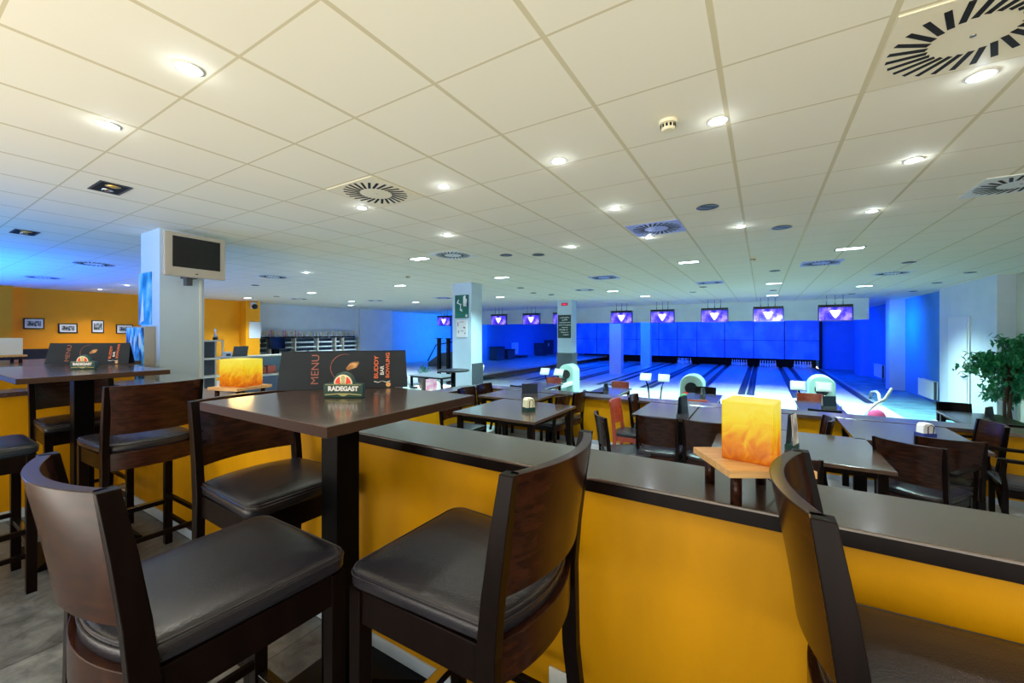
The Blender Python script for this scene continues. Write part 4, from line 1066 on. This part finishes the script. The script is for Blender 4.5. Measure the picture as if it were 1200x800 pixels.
sqs = [(-4.789, 4.89, 'left of the vent above the middle column'), (-4.875, 7.49, 'right of the middle column top'), (-7.937, 7.401, 'left of the middle column top'), (1.081, 7.553, 'right of centre, nearest lit one'), (-1.077, 7.553, 'left of centre line above the lanes'), (-7.594, 11.562, 'just right of the middle column, far away'),
       (-11.717, 11.73, 'left of the middle column, far away'), (-3.711, 11.633, 'above the fifth score screen'), (-3.31, 13.821, 'far above the fourth score screen'), (2.267, 13.794, 'far above the rightmost score screen'), (.251, 11.912, 'above the second score screen, nearer'), (.283, 15.673, 'above the second score screen, farthest'),
       (-15.41, 11.498, 'above the right end of the shoe shelf'), (-11.672, 7.325, 'between the television and the shoe shelf'), (-15.28, 7.227, 'above the orange pier'), (-13.506, 10.116, 'above the middle of the shoe shelf')]
for i, (x, y, lab) in enumerate(sqs):
    place(sq, (x, y, CEIL - .001), 0, 'lit rectangular twin lamp, ' + lab, GQ)
    spot_lamp(x, y, 700 if y < 9 else 1000 if y < 13 else 1750, (.58, .98, .95) if x > -11 else (.65, .88, 1), .08)

rd = thing('ceiling_speaker', 'speaker', 'ceiling fitting')
sub('ring', MB().lathe([(.085, 0), (.10, -.008), (.078, -.008), (.074, 0)], 24, cap=False), 'dark_plastic', rd)
sub('grille', MB().lathe([(.076, -.004), (.076, -.001)], 24), 'blue_desk', rd)
sub('cross_bar', MB().box(-.076, .076, -.01, .01, -.007, -.004), 'black_plastic', rd)
rds = [(-.449, 4.331, 'nearest, between the two bright downlights'), (.193, 5.618, 'second nearest, right of the bright star lamp'), (-3.406, 5.356, 'left one of the pair above the chalkboard column'), (-2.959, 5.591, 'right one of the pair above the chalkboard column'), (.213, 9.473, 'above the second score screen, nearer'), (-1.328, 11.811, 'above the third score screen, nearer'),
       (-1.753, 13.127, 'above the third score screen, farther'), (2.153, 9.541, 'right side, nearer to the big blue vent'), (3.57, 11.802, 'near the pale right wall'), (3.61, 13.78, 'near the pale right wall, second'), (3.753, 16.227, 'near the blue right wall, farthest'), (2.372, 16.284, 'right of the rightmost score screen'), (.27, 13.805, 'above the second score screen, farther'),
       (-11.02, 5.394, 'right of the television, nearer'), (-13.748, 7.396, 'above the shoe shelf'), (-5.548, 9.452, 'left of the chalkboard column, nearest'), (-5.924, 10.862, 'left of the chalkboard column, middle'), (-5.703, 11.643, 'left of the chalkboard column, farthest')]
for x, y, lab in rds: place(rd, (x, y, CEIL - .001), .6, 'round dark ceiling speaker, ' + lab, 'round dark fittings in the ceiling')


def vent_proto(m, nslot=26):
    t = thing('ceiling_vent', 'vent', 'ceiling vent')
    p = sub('plate', MB().box(-.285, .285, -.285, .285, -.006, 0), m, t)
    q = MB()
    for k in range(nslot):
        a = 2 * PI * k / nslot; q.box(-.068, .068, -.011, .011, -.0075, -.006, T(.198 * math.cos(a), .198 * math.sin(a), 0, rz=a + .28))
    tag(sub('slots', q, 'slot_black', p), None)
    sub('centre_screw', MB().lathe([(.010, -.010), (.010, -.006)], 12), 'steel', t)
    return t


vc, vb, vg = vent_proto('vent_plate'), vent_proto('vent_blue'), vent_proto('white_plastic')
GV = 'square swirl vents in the ceiling'
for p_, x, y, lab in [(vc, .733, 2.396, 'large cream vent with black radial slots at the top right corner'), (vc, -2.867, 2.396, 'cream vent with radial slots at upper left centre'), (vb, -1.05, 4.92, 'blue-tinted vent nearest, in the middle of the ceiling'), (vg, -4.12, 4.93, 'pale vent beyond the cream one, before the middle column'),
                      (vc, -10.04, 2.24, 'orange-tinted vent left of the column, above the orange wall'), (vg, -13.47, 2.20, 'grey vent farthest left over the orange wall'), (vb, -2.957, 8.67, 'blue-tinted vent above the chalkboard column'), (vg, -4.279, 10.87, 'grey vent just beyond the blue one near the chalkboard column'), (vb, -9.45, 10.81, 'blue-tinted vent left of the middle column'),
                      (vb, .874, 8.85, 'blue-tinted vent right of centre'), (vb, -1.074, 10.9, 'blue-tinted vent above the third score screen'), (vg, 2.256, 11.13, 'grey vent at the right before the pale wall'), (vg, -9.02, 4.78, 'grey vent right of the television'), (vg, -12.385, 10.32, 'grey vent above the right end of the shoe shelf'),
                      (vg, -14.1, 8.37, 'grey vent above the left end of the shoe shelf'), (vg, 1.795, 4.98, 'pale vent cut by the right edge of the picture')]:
    place(p_, (x, y, CEIL - .001), 0, lab, GV)

sm = thing('smoke_detector', 'detector', 'smoke detector')
sub('base', MB().lathe([(.052, 0), (.052, -.014), (.045, -.018)], 24, cap=False), 'cream_sign', sm)
sub('head', MB().lathe([(.040, -.016), (.040, -.045), (.030, -.055)], 24), 'cream_sign', sm)
q = MB()
for k in range(12): q.box(.0385, .0415, -.006, .006, -.042, -.024, T(rz=k * PI / 6))
sub('grille', q, 'slot_black', sm)
for x, y, lab in ((-.461, 2.466, 'cream smoke detector near the top, right of centre'), (-.13, 7.669, 'small smoke detector above the second score screen'), (-6.435, 6.217, 'small smoke detector left of the middle column'), (-6.649, 12.955, 'tiny smoke detector above the chalkboard column')):
    place(sm, (x, y, CEIL - .001), 0, lab, 'smoke detectors')
